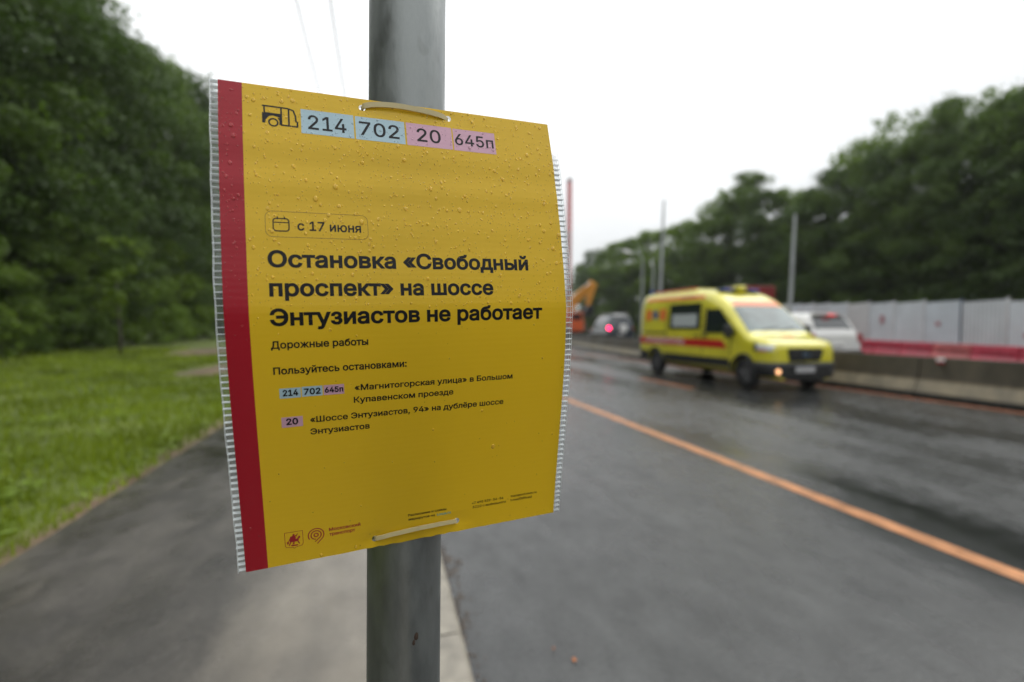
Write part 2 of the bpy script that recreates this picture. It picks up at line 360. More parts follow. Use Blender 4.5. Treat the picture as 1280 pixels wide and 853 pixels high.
rust_m = mat('rust_spot', (.05, .03, .02), .8)
pz = pole_at(1.175); fdir = (EYE-pz); fdir.z = 0; fdir.normalize(); rdir = Vector((-fdir.y, fdir.x, 0))
b = MB()
for px, py, r in ((516, 788.5, .0026), (513.5, 795.5, .0018)):
    d = ray(px, py); q = EYE+d*.487; ax = pole_at(q.z); nv = (q-ax); nv.z = 0; nv.normalize(); c = ax+nv*(PR+.0002)-PA; tv = Vector((-nv.y, nv.x, 0)); k = len(b.v)
    pts = [c+tv*cos(a*pi/4)*r*(.8+.3*((a*7) % 3)/3)+Vector((0, 0, sin(a*pi/4)*r*1.6)) for a in range(8)]+[c+nv*.0006]
    b.add(pts, [[a, (a+1) % 8, 8] for a in range(8)])
b.build('rust_spot', rust_m, pole)
b = MB(); b.tube([(0, 0, .012), (0, 0, .022), (0, 0, .022), (0, 0, .05)], [.075, .072, .048, .040], 40); fixn(autosmooth(b.build('base_collar', kerb_m, pole)))

# =================================================================== NOTICE BOARD
BW, BH = .297, .420
P0 = Vector((-.12681, .44691, 1.61934)); YAW, PIT, ROL = -.11697, -.02202, -.03864
_r = Vector((cos(YAW), -sin(YAW), 0)); _n = Vector((-sin(YAW), -cos(YAW), 0)); _d = Vector((0, 0, -1))
_dn = _d*cos(PIT)+_n*sin(PIT); BN = -_r.cross(_dn)
if BN.dot(_n) < 0: BN = -BN
BR = _r*cos(ROL)+_dn*sin(ROL); BD = _dn*cos(ROL)-_r*sin(ROL)
def depth(s):
    if s < .454: v = 11.4412*s-7.9005*s*s
    else:
        t = 1-s; v = (6.3724*t+9.039*t*t-18.284*t**3)*(1+.115*(t/.546)**2)
    return v*.01
NS = 400
_sd = [depth(min(1, max(0, i/NS))) for i in range(NS+1)]
for _ in range(30): _sd = [_sd[0]]+[(_sd[i-1]+2*_sd[i]+_sd[i+1])/4 for i in range(1, NS)]+[_sd[-1]]
_v = [0.]
for i in range(NS): _v.append(_v[-1]+sqrt(max((BH/NS)**2-(_sd[i+1]-_sd[i])**2, 1e-10)))
HOLES = [(111.9, 8.8), (190.5, 8.4), (108.5, 411.5), (187.8, 408.7)]
def board(u, s, off=0.):
    """u, s in millimetres from the printed sheet's top left corner, off in mm towards the reader"""
    t = min(max(s/420, 0), 1)*NS; i = min(int(t), NS-1); f = t-i
    vv = _v[i]*(1-f)+_v[i+1]*f+(s/1000-BH if s > 420 else 0)+(s/1000 if s < 0 else 0)
    dd = _sd[i]*(1-f)+_sd[i+1]*f
    w = 0.
    # faint cross ripples of the bent sheet, strongest in the upper part
    w += .00035*math.exp(-((s-52)/9)**2)-.0003*math.exp(-((s-70)/8)**2)+.0003*math.exp(-((s-88)/8)**2)
    w += .00022*sin(s*.16+u*.006)*max(0, 1-abs(s-90)/110)
    for (hu, hs), a in zip(HOLES, (.0008, .0008, .0016, .0016)):
        w -= a*math.exp(-((u-hu)/13)**2-((s-hs)/7)**2)
    if s > 395: w += .0007*sin(u*.33+sin(u*.11)*2)*((s-395)/25)**2*math.exp(-((u-150)/75)**2)
    slope = (_sd[i+1]-_sd[i])/(BH/NS)
    nrm = (BN+BD*(-slope)).normalized()
    return P0+BR*(u/1000)+BD*vv+BN*(dd+w)+nrm*(off/1000)

bd = thing('notice_board', 'bent yellow bus stop notice with red left band and black lettering tied to the pole', 'sign', pole_at(1.2)*1.0)
BO = Vector(bd.location)
def plastic(name, col, rough=.27, var=0., spec=.42):
    m = bpy.data.materials.new(name); m.use_nodes = True; n = m.node_tree; b = n.nodes['Principled BSDF']; K = n.links.new
    b.inputs['Base Color'].default_value = (*col, 1); b.inputs['Roughness'].default_value = rough; b.inputs['Specular IOR Level'].default_value = spec
    uv = n.nodes.new('ShaderNodeUVMap'); uv.uv_map = 'board'
    sp = n.nodes.new('ShaderNodeSeparateXYZ'); K(uv.outputs[0], sp.inputs[0])
    mu = n.nodes.new('ShaderNodeMath'); mu.operation = 'MULTIPLY'; mu.inputs[1].default_value = 2*pi/5.5*420; K(sp.outputs[1], mu.inputs[0])
    si = n.nodes.new('ShaderNodeMath'); si.operation = 'SINE'; K(mu.outputs[0], si.inputs[0])
    bp = n.nodes.new('ShaderNodeBump'); bp.inputs['Distance'].default_value = .00005; bp.inputs['Strength'].default_value = .35; K(si.outputs[0], bp.inputs['Height'])
    nz = n.nodes.new('ShaderNodeTexNoise'); nz.inputs['Scale'].default_value = 1.; nz.inputs['Detail'].default_value = 3
    mp = n.nodes.new('ShaderNodeMapping'); mp.inputs['Scale'].default_value = (6, 70, 1); K(uv.outputs[0], mp.inputs[0]); K(mp.outputs[0], nz.inputs[0])
    b2 = n.nodes.new('ShaderNodeBump'); b2.inputs['Distance'].default_value = .0004; b2.inputs['Strength'].default_value = .10; K(nz.outputs['Fac'], b2.inputs['Height']); K(bp.outputs[0], b2.inputs['Normal'])
    K(b2.outputs[0], b.inputs['Normal'])
    if var:
        z = n.nodes.new('ShaderNodeTexNoise'); z.inputs['Scale'].default_value = 1; z.inputs['Detail'].default_value = 3
        mp2 = n.nodes.new('ShaderNodeMapping'); mp2.inputs['Scale'].default_value = (3, 75, 1); K(uv.outputs[0], mp2.inputs[0]); K(mp2.outputs[0], z.inputs[0])
        r = n.nodes.new('ShaderNodeValToRGB'); r.color_ramp.elements[0].position = .35; r.color_ramp.elements[1].position = .65
        r.color_ramp.elements[0].color = (*[c*(1-var) for c in col], 1); r.color_ramp.elements[1].color = (*[c*(1+var) for c in col], 1)
        K(z.outputs['Fac'], r.inputs[0]); K(r.outputs[0], b.inputs['Base Color'])
    if 'print' in name and name[0] in 'yr':
        tl = n.nodes.new('ShaderNodeBsdfTranslucent'); tl.inputs[0].default_value = (*col, 1); ms = n.nodes.new('ShaderNodeMixShader'); ms.inputs[0].default_value = .26
        K(b.outputs[0], ms.inputs[1]); K(tl.outputs[0], ms.inputs[2]); K(ms.outputs[0], n.nodes['Material Output'].inputs[0])
    return m
yel_m = plastic('yellow_print', (.83, .535, .018), .30); red_m = plastic('red_print', (.42, .008, .022), .27)
ink_m = plastic('black_ink', (.006, .006, .007), .34, spec=.25); blue_m = plastic('pale_blue_print', (.40, .55, .62), .33)
pink_m = plastic('pink_print', (.62, .36, .46), .33); redink_m = plastic('red_ink', (.36, .012, .02), .3); brown_m = plastic('fine_brown_ink', (.20, .09, .01), .3)
cyan_m = plastic('cyan_ink', (.06, .42, .42), .3); core_m = mat('clear_plastic_edge', (.84, .87, .88), .3, spec=.6)

def in_poly_nonzero(cs, polys):
    w = np.zeros(len(cs), int); x = cs[:, 0]; y = cs[:, 1]
    for p in polys:
        for (x0, y0), (x1, y1) in zip(p, p[1:]+p[:1]):
            cr_ = (x1-x0)*(y-y0)-(x-x0)*(y1-y0)
            w += ((y0 <= y) & (y1 > y) & (cr_ > 0)).astype(int)-((y0 > y) & (y1 <= y) & (cr_ < 0)).astype(int)
    return w
def fill(polys, extra=(), rule='nonzero'):
    """triangulate the union of closed outlines once; extra = loose points kept inside"""
    V = []; E = []
    for p in polys:
        k = len(V); V += [Vector(a) for a in p]; E += [(k+i, k+(i+1) % len(p)) for i in range(len(p))]
    V += [Vector(a) for a in extra]
    ov, oe, of, *_ = delaunay_2d_cdt(V, E, [], 0, 1e-5)
    if not of: return [], []
    cs = np.array([[sum(ov[i][0] for i in f)/len(f), sum(ov[i][1] for i in f)/len(f)] for f in of])
    w = in_poly_nonzero(cs, [[tuple(a) for a in p] for p in polys])
    ok = (w != 0) if rule == 'nonzero' else (w % 2 != 0)
    fs = [f for f, k in zip(of, ok) if k]
    used = sorted({i for f in fs for i in f}); ix = {a: i for i, a in enumerate(used)}
    return [tuple(ov[i]) for i in used], [[ix[i] for i in f] for f in fs]
def board_mesh(name, pts, fs, off, m, parent=bd, thick=0., smooth=True, kind=None, label=None):
    """map (u,s) mm triangles on the bent board"""
    v = [board(a, b_, off)-BO for a, b_ in pts]; f = []
    for q in fs:
        a, b_, c = (v[q[0]], v[q[1]], v[q[2]])
        f.append(list(q) if (b_-a).cross(c-a).dot(BN) > 0 else list(q)[::-1])
    nb = len(v); ff = list(f); uvp = list(pts)
    if thick:
        v += [board(a, b_, off-thick)-BO for a, b_ in pts]; uvp += list(pts); ff += [[i+nb for i in q][::-1] for q in f]
        cnt = {}
        for q in f:
            for i in range(len(q)): e = (q[i], q[(i+1) % len(q)]); cnt[e] = 1
        for (a, b_) in list(cnt):
            if (b_, a) not in cnt: ff.append([b_, a, a+nb, b_+nb])
    o = mesh_obj(name, v, ff, m, parent, kind=kind, label=label); me = o.data
    uvl = me.uv_layers.new(name='board'); uvl.data.foreach_set('uv', [c for l in me.loops for c in (uvp[l.vertex_index][0]/297, uvp[l.vertex_index][1]/420)])
    if smooth: autosmooth(o, 30)
    return o
def circ(cx, cy, r, n=20): return [(cx+r*cos(2*pi*i/n), cy+r*sin(2*pi*i/n)) for i in range(n)]
def rect(x0, y0, x1, y1, step=None):
    if not step: return [(x0, y0), (x1, y0), (x1, y1), (x0, y1)]
    nx = max(1, int(abs(x1-x0)/step)); ny = max(1, int(abs(y1-y0)/step)); p = []
    p += [(x0+(x1-x0)*i/nx, y0) for i in range(nx)]; p += [(x1, y0+(y1-y0)*i/ny) for i in range(ny)]
    p += [(x1-(x1-x0)*i/nx, y1) for i in range(nx)]; p += [(x0, y1-(y1-y0)*i/ny) for i in range(ny)]; return p
def grid(x0, y0, x1, y1, sx, sy):
    nx = int((x1-x0)/sx); ny = int((y1-y0)/sy)
    return [(x0+(i+.5)*(x1-x0)/nx, y0+(j+.5)*(y1-y0)/ny) for i in range(nx) for j in range(ny)]
def holes_of(step_r=3.0): return [circ(a, b_, step_r) for a, b_ in HOLES]
clean = [q for q in grid(17.4, 0, 297, 420, 3.2, 2.0) if all(math.hypot(q[0]-h[0], q[1]-h[1]) > 3.8 for h in HOLES)]
p, f = fill([rect(17.2, 0, 297, 420, 2.2)]+[h for h in holes_of()], clean, 'evenodd')
board_mesh('printed_sheet', p, f, 0, yel_m)
p, f = fill([rect(0, 0, 17.2, 420, 2.2)], grid(0, 0, 17.2, 420, 3.2, 2.0), 'evenodd'); board_mesh('red_band', p, f, 0, red_m)
# corrugated core: two clear skins with a rib at every flute, standing out beyond the print on both sides
clear_m = bpy.data.materials.new('clear_skin'); clear_m.use_nodes = True; n = clear_m.node_tree; out = n.nodes['Material Output']; n.nodes.remove(n.nodes['Principled BSDF'])
tr = n.nodes.new('ShaderNodeBsdfTransparent'); tr.inputs[0].default_value = (.93, .95, .95, 1); gl = n.nodes.new('ShaderNodeBsdfGlossy'); gl.inputs['Roughness'].default_value = .12
df = n.nodes.new('ShaderNodeBsdfDiffuse'); df.inputs[0].default_value = (.8, .84, .86, 1)
lw = n.nodes.new('ShaderNodeFresnel'); lw.inputs[0].default_value = 1.5; m1 = n.nodes.new('ShaderNodeMixShader'); m2 = n.nodes.new('ShaderNodeMixShader'); m2.inputs[0].default_value = .05
n.links.new(lw.outputs[0], m1.inputs[0]); n.links.new(tr.outputs[0], m1.inputs[1]); n.links.new(gl.outputs[0], m1.inputs[2]); n.links.new(m1.outputs[0], m2.inputs[1]); n.links.new(df.outputs[0], m2.inputs[2]); n.links.new(m2.outputs[0], out.inputs[0])
for x0, x1 in ((-6.2, 0), (297, 304.8)):
    sn = [0+2.5*i for i in range(169)]
    for off in (-.35, -4.4):
        v = []; f = []
        for i, s_ in enumerate(sn):
            wv = .5*sin(s_*.9)*rnd.random(); v += [board(x0+(wv if x0 < 0 else 0), s_, off)-BO, board(x1+(wv if x0 > 0 else 0), s_, off)-BO]
            if i: f.append([2*i-2, 2*i-1, 2*i+1, 2*i])
        mesh_obj('clear_skin', v, f, clear_m, bd, smooth=True)
    b = MB()
    for i in range(77):
        s_ = min(419.6, .4+i*5.5+rnd.uniform(-.4, .4)); t_ = rnd.uniform(.2, .34); tw_ = rnd.uniform(-.35, .35)
        xa = x0+rnd.uniform(0, .9) if x0 < 0 else x0-1; xb = x1+1 if x0 < 0 else x1-rnd.uniform(0, 1.0); q = []
        for (a, s2, of) in ((xa, s_-t_, -.4), (xb, s_-t_, -.4), (xb, s_+t_, -.4), (xa, s_+t_, -.4), (xa, s_-t_, -4.3), (xb, s_-t_, -4.3), (xb, s_+t_, -4.3), (xa, s_+t_, -4.3)): q.append(board(a, s2+(tw_ if abs(a-150) > 152 else 0), of)-BO)
        b.add(q, [[0, 3, 2, 1], [4, 5, 6, 7], [0, 1, 5, 4], [1, 2, 6, 5], [2, 3, 7, 6], [3, 0, 4, 7]])
    fixn(b.build('flute_ribs', core_m, bd, kind='stuff'))
    for off in (-.4, -4.3):
        xe = x0+.5 if x0 < 0 else x1-.5; b = MB(); b.tube([board(xe+.35*sin(q*.31)*sin(q*.07), q*2.5, off)-BO for q in range(169)], .00022, 5); b.build('cut_edge', core_m, bd)
back_m = mat('milky_plastic_back', (.62, .65, .66), .35, var=.08, scale=30)
n = back_m.node_tree; tr = n.nodes.new('ShaderNodeBsdfTransparent'); ms = n.nodes.new('ShaderNodeMixShader'); ms.inputs[0].default_value = .68
n.links.new(n.nodes['Principled BSDF'].outputs[0], ms.inputs[1]); n.links.new(tr.outputs[0], ms.inputs[2]); n.links.new(ms.outputs[0], n.nodes['Material Output'].inputs[0])
clean2 = [q for q in grid(0, 0, 297, 420, 6, 5) if all(math.hypot(q[0]-h[0], q[1]-h[1]) > 4.5 for h in HOLES)]
p, f = fill([rect(0, 0.2, 297, 419.8, 6)]+[h for h in holes_of(3.1)], clean2, 'evenodd'); board_mesh('corrugated_core', p, f, -.45, back_m, thick=3.9)

# ---- lettering
import os
try: FONT = bpy.data.fonts.load(os.path.join(bpy.utils.resource_path('LOCAL'), 'datafiles', 'fonts', 'Inter.woff2'))
except Exception: FONT = None
def text_polys(body, weight=0.):
    cu = bpy.data.curves.new('t', 'FONT'); cu.body = body; cu.size = 1
    if FONT: cu.font = FONT
    ob = bpy.data.objects.new('t', cu); COL.objects.link(ob)
    bpy.context.view_layer.update(); c2 = ob.to_curve(bpy.context.evaluated_depsgraph_get()); polys = []
    for sp in c2.splines:
        if sp.type == 'BEZIER':
            bp_ = sp.bezier_points; nn = len(bp_); pts = []
            for i in range(nn):
                a = bp_[i]; c = bp_[(i+1) % nn]
                st = (a.co-a.handle_right).length < 1e-5 and (c.co-c.handle_left).length < 1e-5
                al = st or (abs((a.handle_right-a.co).cross(c.co-a.co).length) < 1e-6 and abs((c.handle_left-c.co).cross(c.co-a.co).length) < 1e-6)
                pts += [tuple(a.co[:2])] if al else [tuple(q[:2]) for q in interpolate_bezier(a.co, a.handle_right, c.handle_left, c.co, 6)[:-1]]
        else: pts = [tuple(q.co[:2]) for q in sp.points]
        q = []
        for a in pts:
            if not q or math.hypot(a[0]-q[-1][0], a[1]-q[-1][1]) > 1e-4: q.append(a)
        if len(q) > 1 and math.hypot(q[0][0]-q[-1][0], q[0][1]-q[-1][1]) < 1e-4: q.pop()
        if len(q) > 2: polys.append(q)
    ob.to_curve_clear(); bpy.data.objects.remove(ob); bpy.data.curves.remove(cu)
    # outlines first: outer ones counter-clockwise, counters clockwise, whatever the font does
    fixed = []
    for i, q in enumerate(polys):
        cs = np.array(q); dep = sum(1 for j, p_ in enumerate(polys) if j != i and (in_poly_nonzero(cs, [p_]) != 0).all())
        fixed.append(q if (area(q) > 0) == (dep % 2 == 0) else q[::-1])
    polys = fixed
    if weight:
        outp = []
        for q in polys:
            nn = len(q); r = []
            for i in range(nn):
                a = Vector(q[i-1]); c = Vector(q[i]); d = Vector(q[(i+1) % nn]); e1 = (c-a).normalized(); e2 = (d-c).normalized()
                n1 = Vector((e1.y, -e1.x)); n2 = Vector((e2.y, -e2.x)); nn_ = n1+n2
                if nn_.length < .2: nn_ = n1
                nn_.normalize(); k = 1/max(.5, nn_.dot(n1)); r.append(tuple(c+nn_*(weight*k)))
            outp.append(r)
        polys = outp
    return polys
def area(q): return .5*sum(a[0]*b_[1]-b_[0]*a[1] for a, b_ in zip(q, q[1:]+q[:1]))
def text_shape(body, u0, u1, base, cap, weight):
    """outline fitted so that it spans u0..u1 mm with capital height cap mm standing on line base"""
    P = text_polys(body, weight); xs = [a[0] for q in P for a in q]; x0, x1 = min(xs), max(xs)
    global CAPH
    kx = (u1-u0)/(x1-x0); ky = cap/(CAPH+2*weight)
    return [[(u0+(a-x0)*kx, base-(c+weight)*ky+weight*ky*0) for a, c in q] for q in P]
_h = text_polys('Н'); CAPH = max(a[1] for q in _h for a in q)
def put_text(body, u0, u1, base, cap, weight=.02, m=ink_m, parent=bd, off=.12, name='lettering'):
    p, f = fill(text_shape(body, u0, u1, base, cap, weight)); return board_mesh(name, p, f, off, m, parent)
def stroke(pts, w, closed=False):
    """polyline of width w as outlines to be united"""
    res = []; n = len(pts)
    for i in range(n if closed else n-1):
        a = Vector(pts[i]); c = Vector(pts[(i+1) % n]); e = (c-a).normalized(); k = Vector((-e.y, e.x))*w/2; x = e*w*.35 if (closed or 0 < i < n-2) else e*0
        res.append([tuple(a-x+k), tuple(a-x-k), tuple(c+x-k), tuple(c+x+k)])
    return res
def rrect(x0, y0, x1, y1, r, n=6):
    p = []
    for cx, cy, a0 in ((x1-r, y1-r, 0), (x0+r, y1-r, 90), (x0+r, y0+r, 180), (x1-r, y0+r, 270)):
        p += [(cx+r*cos(radians(a0+90*i/n)), cy+r*sin(radians(a0+90*i/n))) for i in range(n+1)]
    return p
def put(name, polys, m, off=.1, parent=bd):
    P = []
    for q in polys:
        if area(q) < 0: q = q[::-1]
        P.append(q)
    p, f = fill(P); return board_mesh(name, p, f, off, m, parent)
INK = []
_pt, _pu = put_text, put
def put_text(body, u0, u1, base, cap, weight=.02, m=ink_m, **k):
    INK.append((text_shape(body, u0, u1, base, cap, weight), m)); return _pt(body, u0, u1, base, cap, weight, m, **k)
def put(name, polys, m, **k): INK.append(([q if area(q) > 0 else q[::-1] for q in polys], m)); return _pu(name, polys, m, **k)
# headline
put_text('Остановка «Свободный', 31.9, 258.3, 157.2, 14.0, .024)
put_text('проспект» на шоссе', 32.2, 221.0, 180.7, 14.0, .024)
put_text('Энтузиастов не работает', 31.6, 270.6, 204.3, 14.0, .024)
put_text('Дорожные работы', 31.2, 106.2, 222.6, 6.3, .020)
put_text('Пользуйтесь остановками:', 31.8, 138.5, 243.9, 6.2, .020)
put_text('«Магнитогорская улица» в Большом', 93.7, 240.6, 262.3, 5.5, .018)
put_text('Купавенском проезде', 92.9, 181.5, 273.3, 5.5, .018)
put_text('«Шоссе Энтузиастов, 94» на дублёре шоссе', 57.1, 232.1, 287.6, 5.5, .018)
put_text('Энтузиастов', 57.0, 105.7, 298.5, 5.5, .018)
put_text('Московский', 68.2, 95.5, 394.5, 3.4, .022, redink_m); put_text('транспорт', 68.4, 90.8, 399.3, 3.4, .022, redink_m)
put_text('Расписание и схемы', 139.4, 176.9, 393.9, 2.6, .018); put_text('маршрутов на', 139.8, 165.4, 398.4, 2.6, .018); put_text('t.mos.ru', 167.4, 181.4, 398.6, 2.6, .018, cyan_m)
put_text('+7 495 539-54-54', 203.2, 237.3, 392.8, 2.6, .018); put_text('3210 с мобильного', 204.0, 240.2, 397.5, 2.6, .018)
put_text('transport.mos.ru', 245.4, 275.2, 392.6, 2.6, .018); put_text('t.me/DtRoad', 245.3, 269.5, 397.2, 2.6, .018)
# route badges
for (x0, y0, x1, y1, m_, tx, a, c, base, cap, w) in (
    (61.0, 17.9, 103.6, 40.5, blue_m, '214', 66.4, 97.4, 36.1, 13.4, .010), (105.0, 18.2, 148.0, 40.7, blue_m, '702', 108.2, 143.0, 36.2, 13.4, .010),
    (149.6, 18.3, 192.3, 41.0, pink_m, '20', 159.0, 181.3, 36.1, 13.4, .010), (193.6, 18.6, 235.8, 41.2, pink_m, '645п', 195.0, 233.8, 35.4, 11.8, .010),
    (35.3, 255.8, 51.2, 264.3, blue_m, '214', 37.7, 49.3, 262.6, 5.5, .03), (52.1, 255.5, 68.1, 264.1, blue_m, '702', 53.6, 66.6, 262.6, 5.5, .03),
    (69.0, 255.5, 85.3, 264.1, pink_m, '645п', 69.8, 84.6, 262.2, 5.0, .03), (35.5, 280.8, 51.7, 289.8, pink_m, '20', 38.9, 48.1, 287.8, 5.8, .03)):
    pp, ff = fill([rect(x0, y0, x1, y1, 4)], grid(x0, y0, x1, y1, 4, 2.5)); o = board_mesh('route_badge', pp, ff, .09, m_); INK.append(([rect(x0, y0, x1, y1)], m_))
    put_text(tx, a, c, base, cap, w, off=.17, parent=o)
# date box with calendar
bx = put('date_frame', stroke(rrect(31.3, 110.9, 110.3, 132.2, 5), .35, True), brown_m)
put_text('с 17 июня', 54.7, 104.6, 126.3, 8.0, .016)
put('calendar_icon', stroke(rrect(36.9, 116.9, 48.5, 127.3, 2.4), .95, True)+stroke([(36.9, 120.2), (48.5, 120.2)], .8)+stroke([(40.2, 115.2), (40.2, 117.6)], .9)+stroke([(45.3, 115.2), (45.3, 117.6)], .9), ink_m)
# bus icon (rear end of a bus)
bus = stroke([(31.6, 18.9), (51, 19.2), (55.2, 20.6), (56.8, 25.5), (57, 30.5), (58.2, 31.2), (58, 35.4), (45.4, 35.2)], 1.3)+stroke([(33.2, 19), (33.2, 24.8)], 1.2)
bus += stroke([(33.2, 25.6), (46, 25.8)], 1.5)+stroke([(45.9, 19.6), (45.9, 35.2)], 1.3)+stroke([(51.6, 19.8), (51.6, 35.2)], 1.3)
bus += [[(31.5, 25.2), (33.8, 25.2), (33.8, 34.6), (31.5, 34.6)], [(33.8, 26), (45.9, 26), (45.9, 29), (42.6, 28), (39.6, 27.3), (36.6, 28), (35.2, 30), (33.8, 32)], [(43, 29), (45.9, 28.6), (45.9, 35.2), (44.2, 35.2), (44.4, 31.5)]]
bus += stroke(circ(39.8, 33.5, 3.3, 24), 1.25, True)
put('bus_icon', bus, brown_m if False else ink_m)
# city crest: shield outline with a mounted figure in silhouette
sh = [(31.9, 388.9), (46.4, 389.1), (46.4, 401.6), (45.5, 403.4), (40.6, 404.3), (39.2, 405.4), (37.8, 404.3), (32.9, 403.5), (31.9, 401.8)]
cre = stroke(sh, .45, True)
cre += [circ(39.0, 391.9, .9, 10), [(38.0, 392.6), (40.2, 392.6), (40.6, 396.8), (37.6, 396.8)], [(34.8, 396.2), (36.2, 395.3), (41.5, 396.2), (43.2, 393.6), (44.4, 394.2), (44.0, 395.8), (43.0, 396.6), (42.6, 398.8), (36.0, 398.9)],
        [(36.0, 398.4), (37.0, 398.6), (35.4, 402.2), (34.5, 401.8)], [(41.6, 398.4), (42.6, 398.4), (43.9, 401.3), (43.0, 401.7)], [(38.4, 398.6), (39.6, 398.6), (39.2, 401.4), (38.3, 401.4)], [(40.2, 392.9), (42.0, 391.3), (42.5, 391.8), (40.6, 394.0)],
        [(36.2, 393.3), (38.0, 393.0), (37.8, 396.0), (35.4, 396.0)], [(36.2, 401.6), (42.6, 401.9), (41.8, 403.1), (37.2, 403.0)], [(33.3, 398.6), (34.8, 397.0), (34.9, 399.6), (33.8, 401)]]
cre += stroke([(42.3, 391.2), (37.3, 402.2)], .35)
put('crest', cre, redink_m)
# transport emblem: three nested hooks
cx, cy = 57.3, 396.0; em = []
def arc(r, a0, a1, n=22): return [(cx+r*cos(radians(a0+(a1-a0)*i/n)), cy+r*sin(radians(a0+(a1-a0)*i/n))) for i in range(n+1)]
em += stroke(arc(1.7, 0, 360, 20)[:-1], 1.0, True)
em += stroke(arc(4.2, 95, 415, 26)+[(56.2, 402.6)], .95); em += stroke(arc(6.5, 148, 402, 26)+[(58.0, 404.8)], .95)
put('transport_emblem', em, redink_m)

# ---- rain drops on the print (upper half mostly)
def drop_mat(name, col):
    m = bpy.data.materials.new(name); m.use_nodes = True; n = m.node_tree; b = n.nodes['Principled BSDF']; out = n.nodes['Material Output']
    b.inputs['Base Color'].default_value = (*col, 1); b.inputs['Roughness'].default_value = .06; b.inputs['Specular IOR Level'].default_value = .6
    tr = n.nodes.new('ShaderNodeBsdfTransparent'); mi = n.nodes.new('ShaderNodeMixShader'); mi.inputs[0].default_value = .52
    n.links.new(tr.outputs[0], mi.inputs[1]); n.links.new(b.outputs[0], mi.inputs[2]); n.links.new(mi.outputs[0], out.inputs[0]); return m
drop_y = drop_mat('rain_drop_on_yellow', (.90, .60, .06)); drop_r = drop_mat('rain_drop_on_red', (.60, .06, .07))
drop_k = drop_mat('rain_drop_on_ink', (.03, .028, .02)); drop_b = drop_mat('rain_drop_on_blue', (.50, .64, .70)); drop_p = drop_mat('rain_drop_on_pink', (.72, .46, .55))
RES = .3; KMAP = np.zeros((int(420/RES)+2, int(297/RES)+2), np.int8)      # what print lies under each point of the sheet
for P, m_ in INK:
    x0, x1 = min(a[0] for q in P for a in q), max(a[0] for q in P for a in q); y0, y1 = min(a[1] for q in P for a in q), max(a[1] for q in P for a in q)
    if y0 > 240: continue
    i0, i1, j0, j1 = int(x0/RES), int(x1/RES)+1, int(y0/RES), int(y1/RES)+1
    gx_, gy_ = np.meshgrid(np.arange(i0, i1+1), np.arange(j0, j1+1)); w_ = in_poly_nonzero(np.stack([gx_.ravel()*RES, gy_.ravel()*RES], 1), P).reshape(gx_.shape)
    KMAP[j0:j1+1, i0:i1+1][w_ != 0] = 3 if m_ is blue_m else (4 if m_ is pink_m else 2)
def under(u, s_): return int(KMAP[min(KMAP.shape[0]-1, max(0, int(round(s_/RES)))), min(KMAP.shape[1]-1, max(0, int(round(u/RES))))])
def drop_kind(u, s_, r):
    """0 yellow, 1 red band, 2 ink, 3 blue, 4 pink; a drop over a boundary is skipped"""
    if u < 17.2: return 1 if u+r < 17.2 else -1
    if s_ > 235 and any(min(a[0] for q in P for a in q)-r < u < max(a[0] for q in P for a in q)+r and min(a[1] for q in P for a in q)-r < s_ < max(a[1] for q in P for a in q)+r for P, m_ in INK): return -1
    k = {under(u+dx*r*.8, s_+dy*r*.8) for dx, dy in ((0, 0), (1, 0), (-1, 0), (0, 1), (0, -1))}
    return k.pop() if len(k) == 1 else -1
b = MB(); g = random.Random(21); cnt = 0
while cnt < 2300:
    u = g.uniform(1, 296); s_ = g.uniform(1, 419); pr = 1. if s_ < 120 else (.75 if s_ < 190 else (.10 if s_ < 215 else .022))
    if s_ < 30: pr *= .8
    if g.random() > pr: continue
    cnt += 1
    r = min(2.2, .28+g.expovariate(1/.30)); h = r*g.uniform(.34, .5); dk_ = drop_kind(u, s_, r)
    if dk_ < 0: r = .3; h = .12; dk_ = drop_kind(u, s_, r)
    if dk_ < 0: continue
    el = g.uniform(1, 1.35); k = len(b.v); N = 10
    for ring, (rr, hh) in enumerate(((1., 0.), (.86, .5), (.5, .88))):
        for j in range(N):
            a = 2*pi*j/N; b.v.append(board(u+cos(a)*r*rr, s_+sin(a)*r*rr*el+(.15*r if sin(a) > 0 else 0), .2+h*hh)-BO)
    b.v.append(board(u, s_, .05+h)-BO); km = len(b.f)
    for q in range(2):
        for j in range(N): b.f.append([k+q*N+(j+1) % N, k+q*N+j, k+(q+1)*N+j, k+(q+1)*N+(j+1) % N]); b.m.append(0)
    for j in range(N): b.f.append([k+2*N+(j+1) % N, k+2*N+j, k+3*N]); b.m.append(0)
    b.m[km:] = [dk_]*(len(b.f)-km)

o = b.build('rain_drops', [drop_y, drop_r, drop_k, drop_b, drop_p], bd, smooth=True, kind='stuff')
if sum(p_.normal.dot(BN) for p_ in o.data.polygons) < 0: o.data.flip_normals()

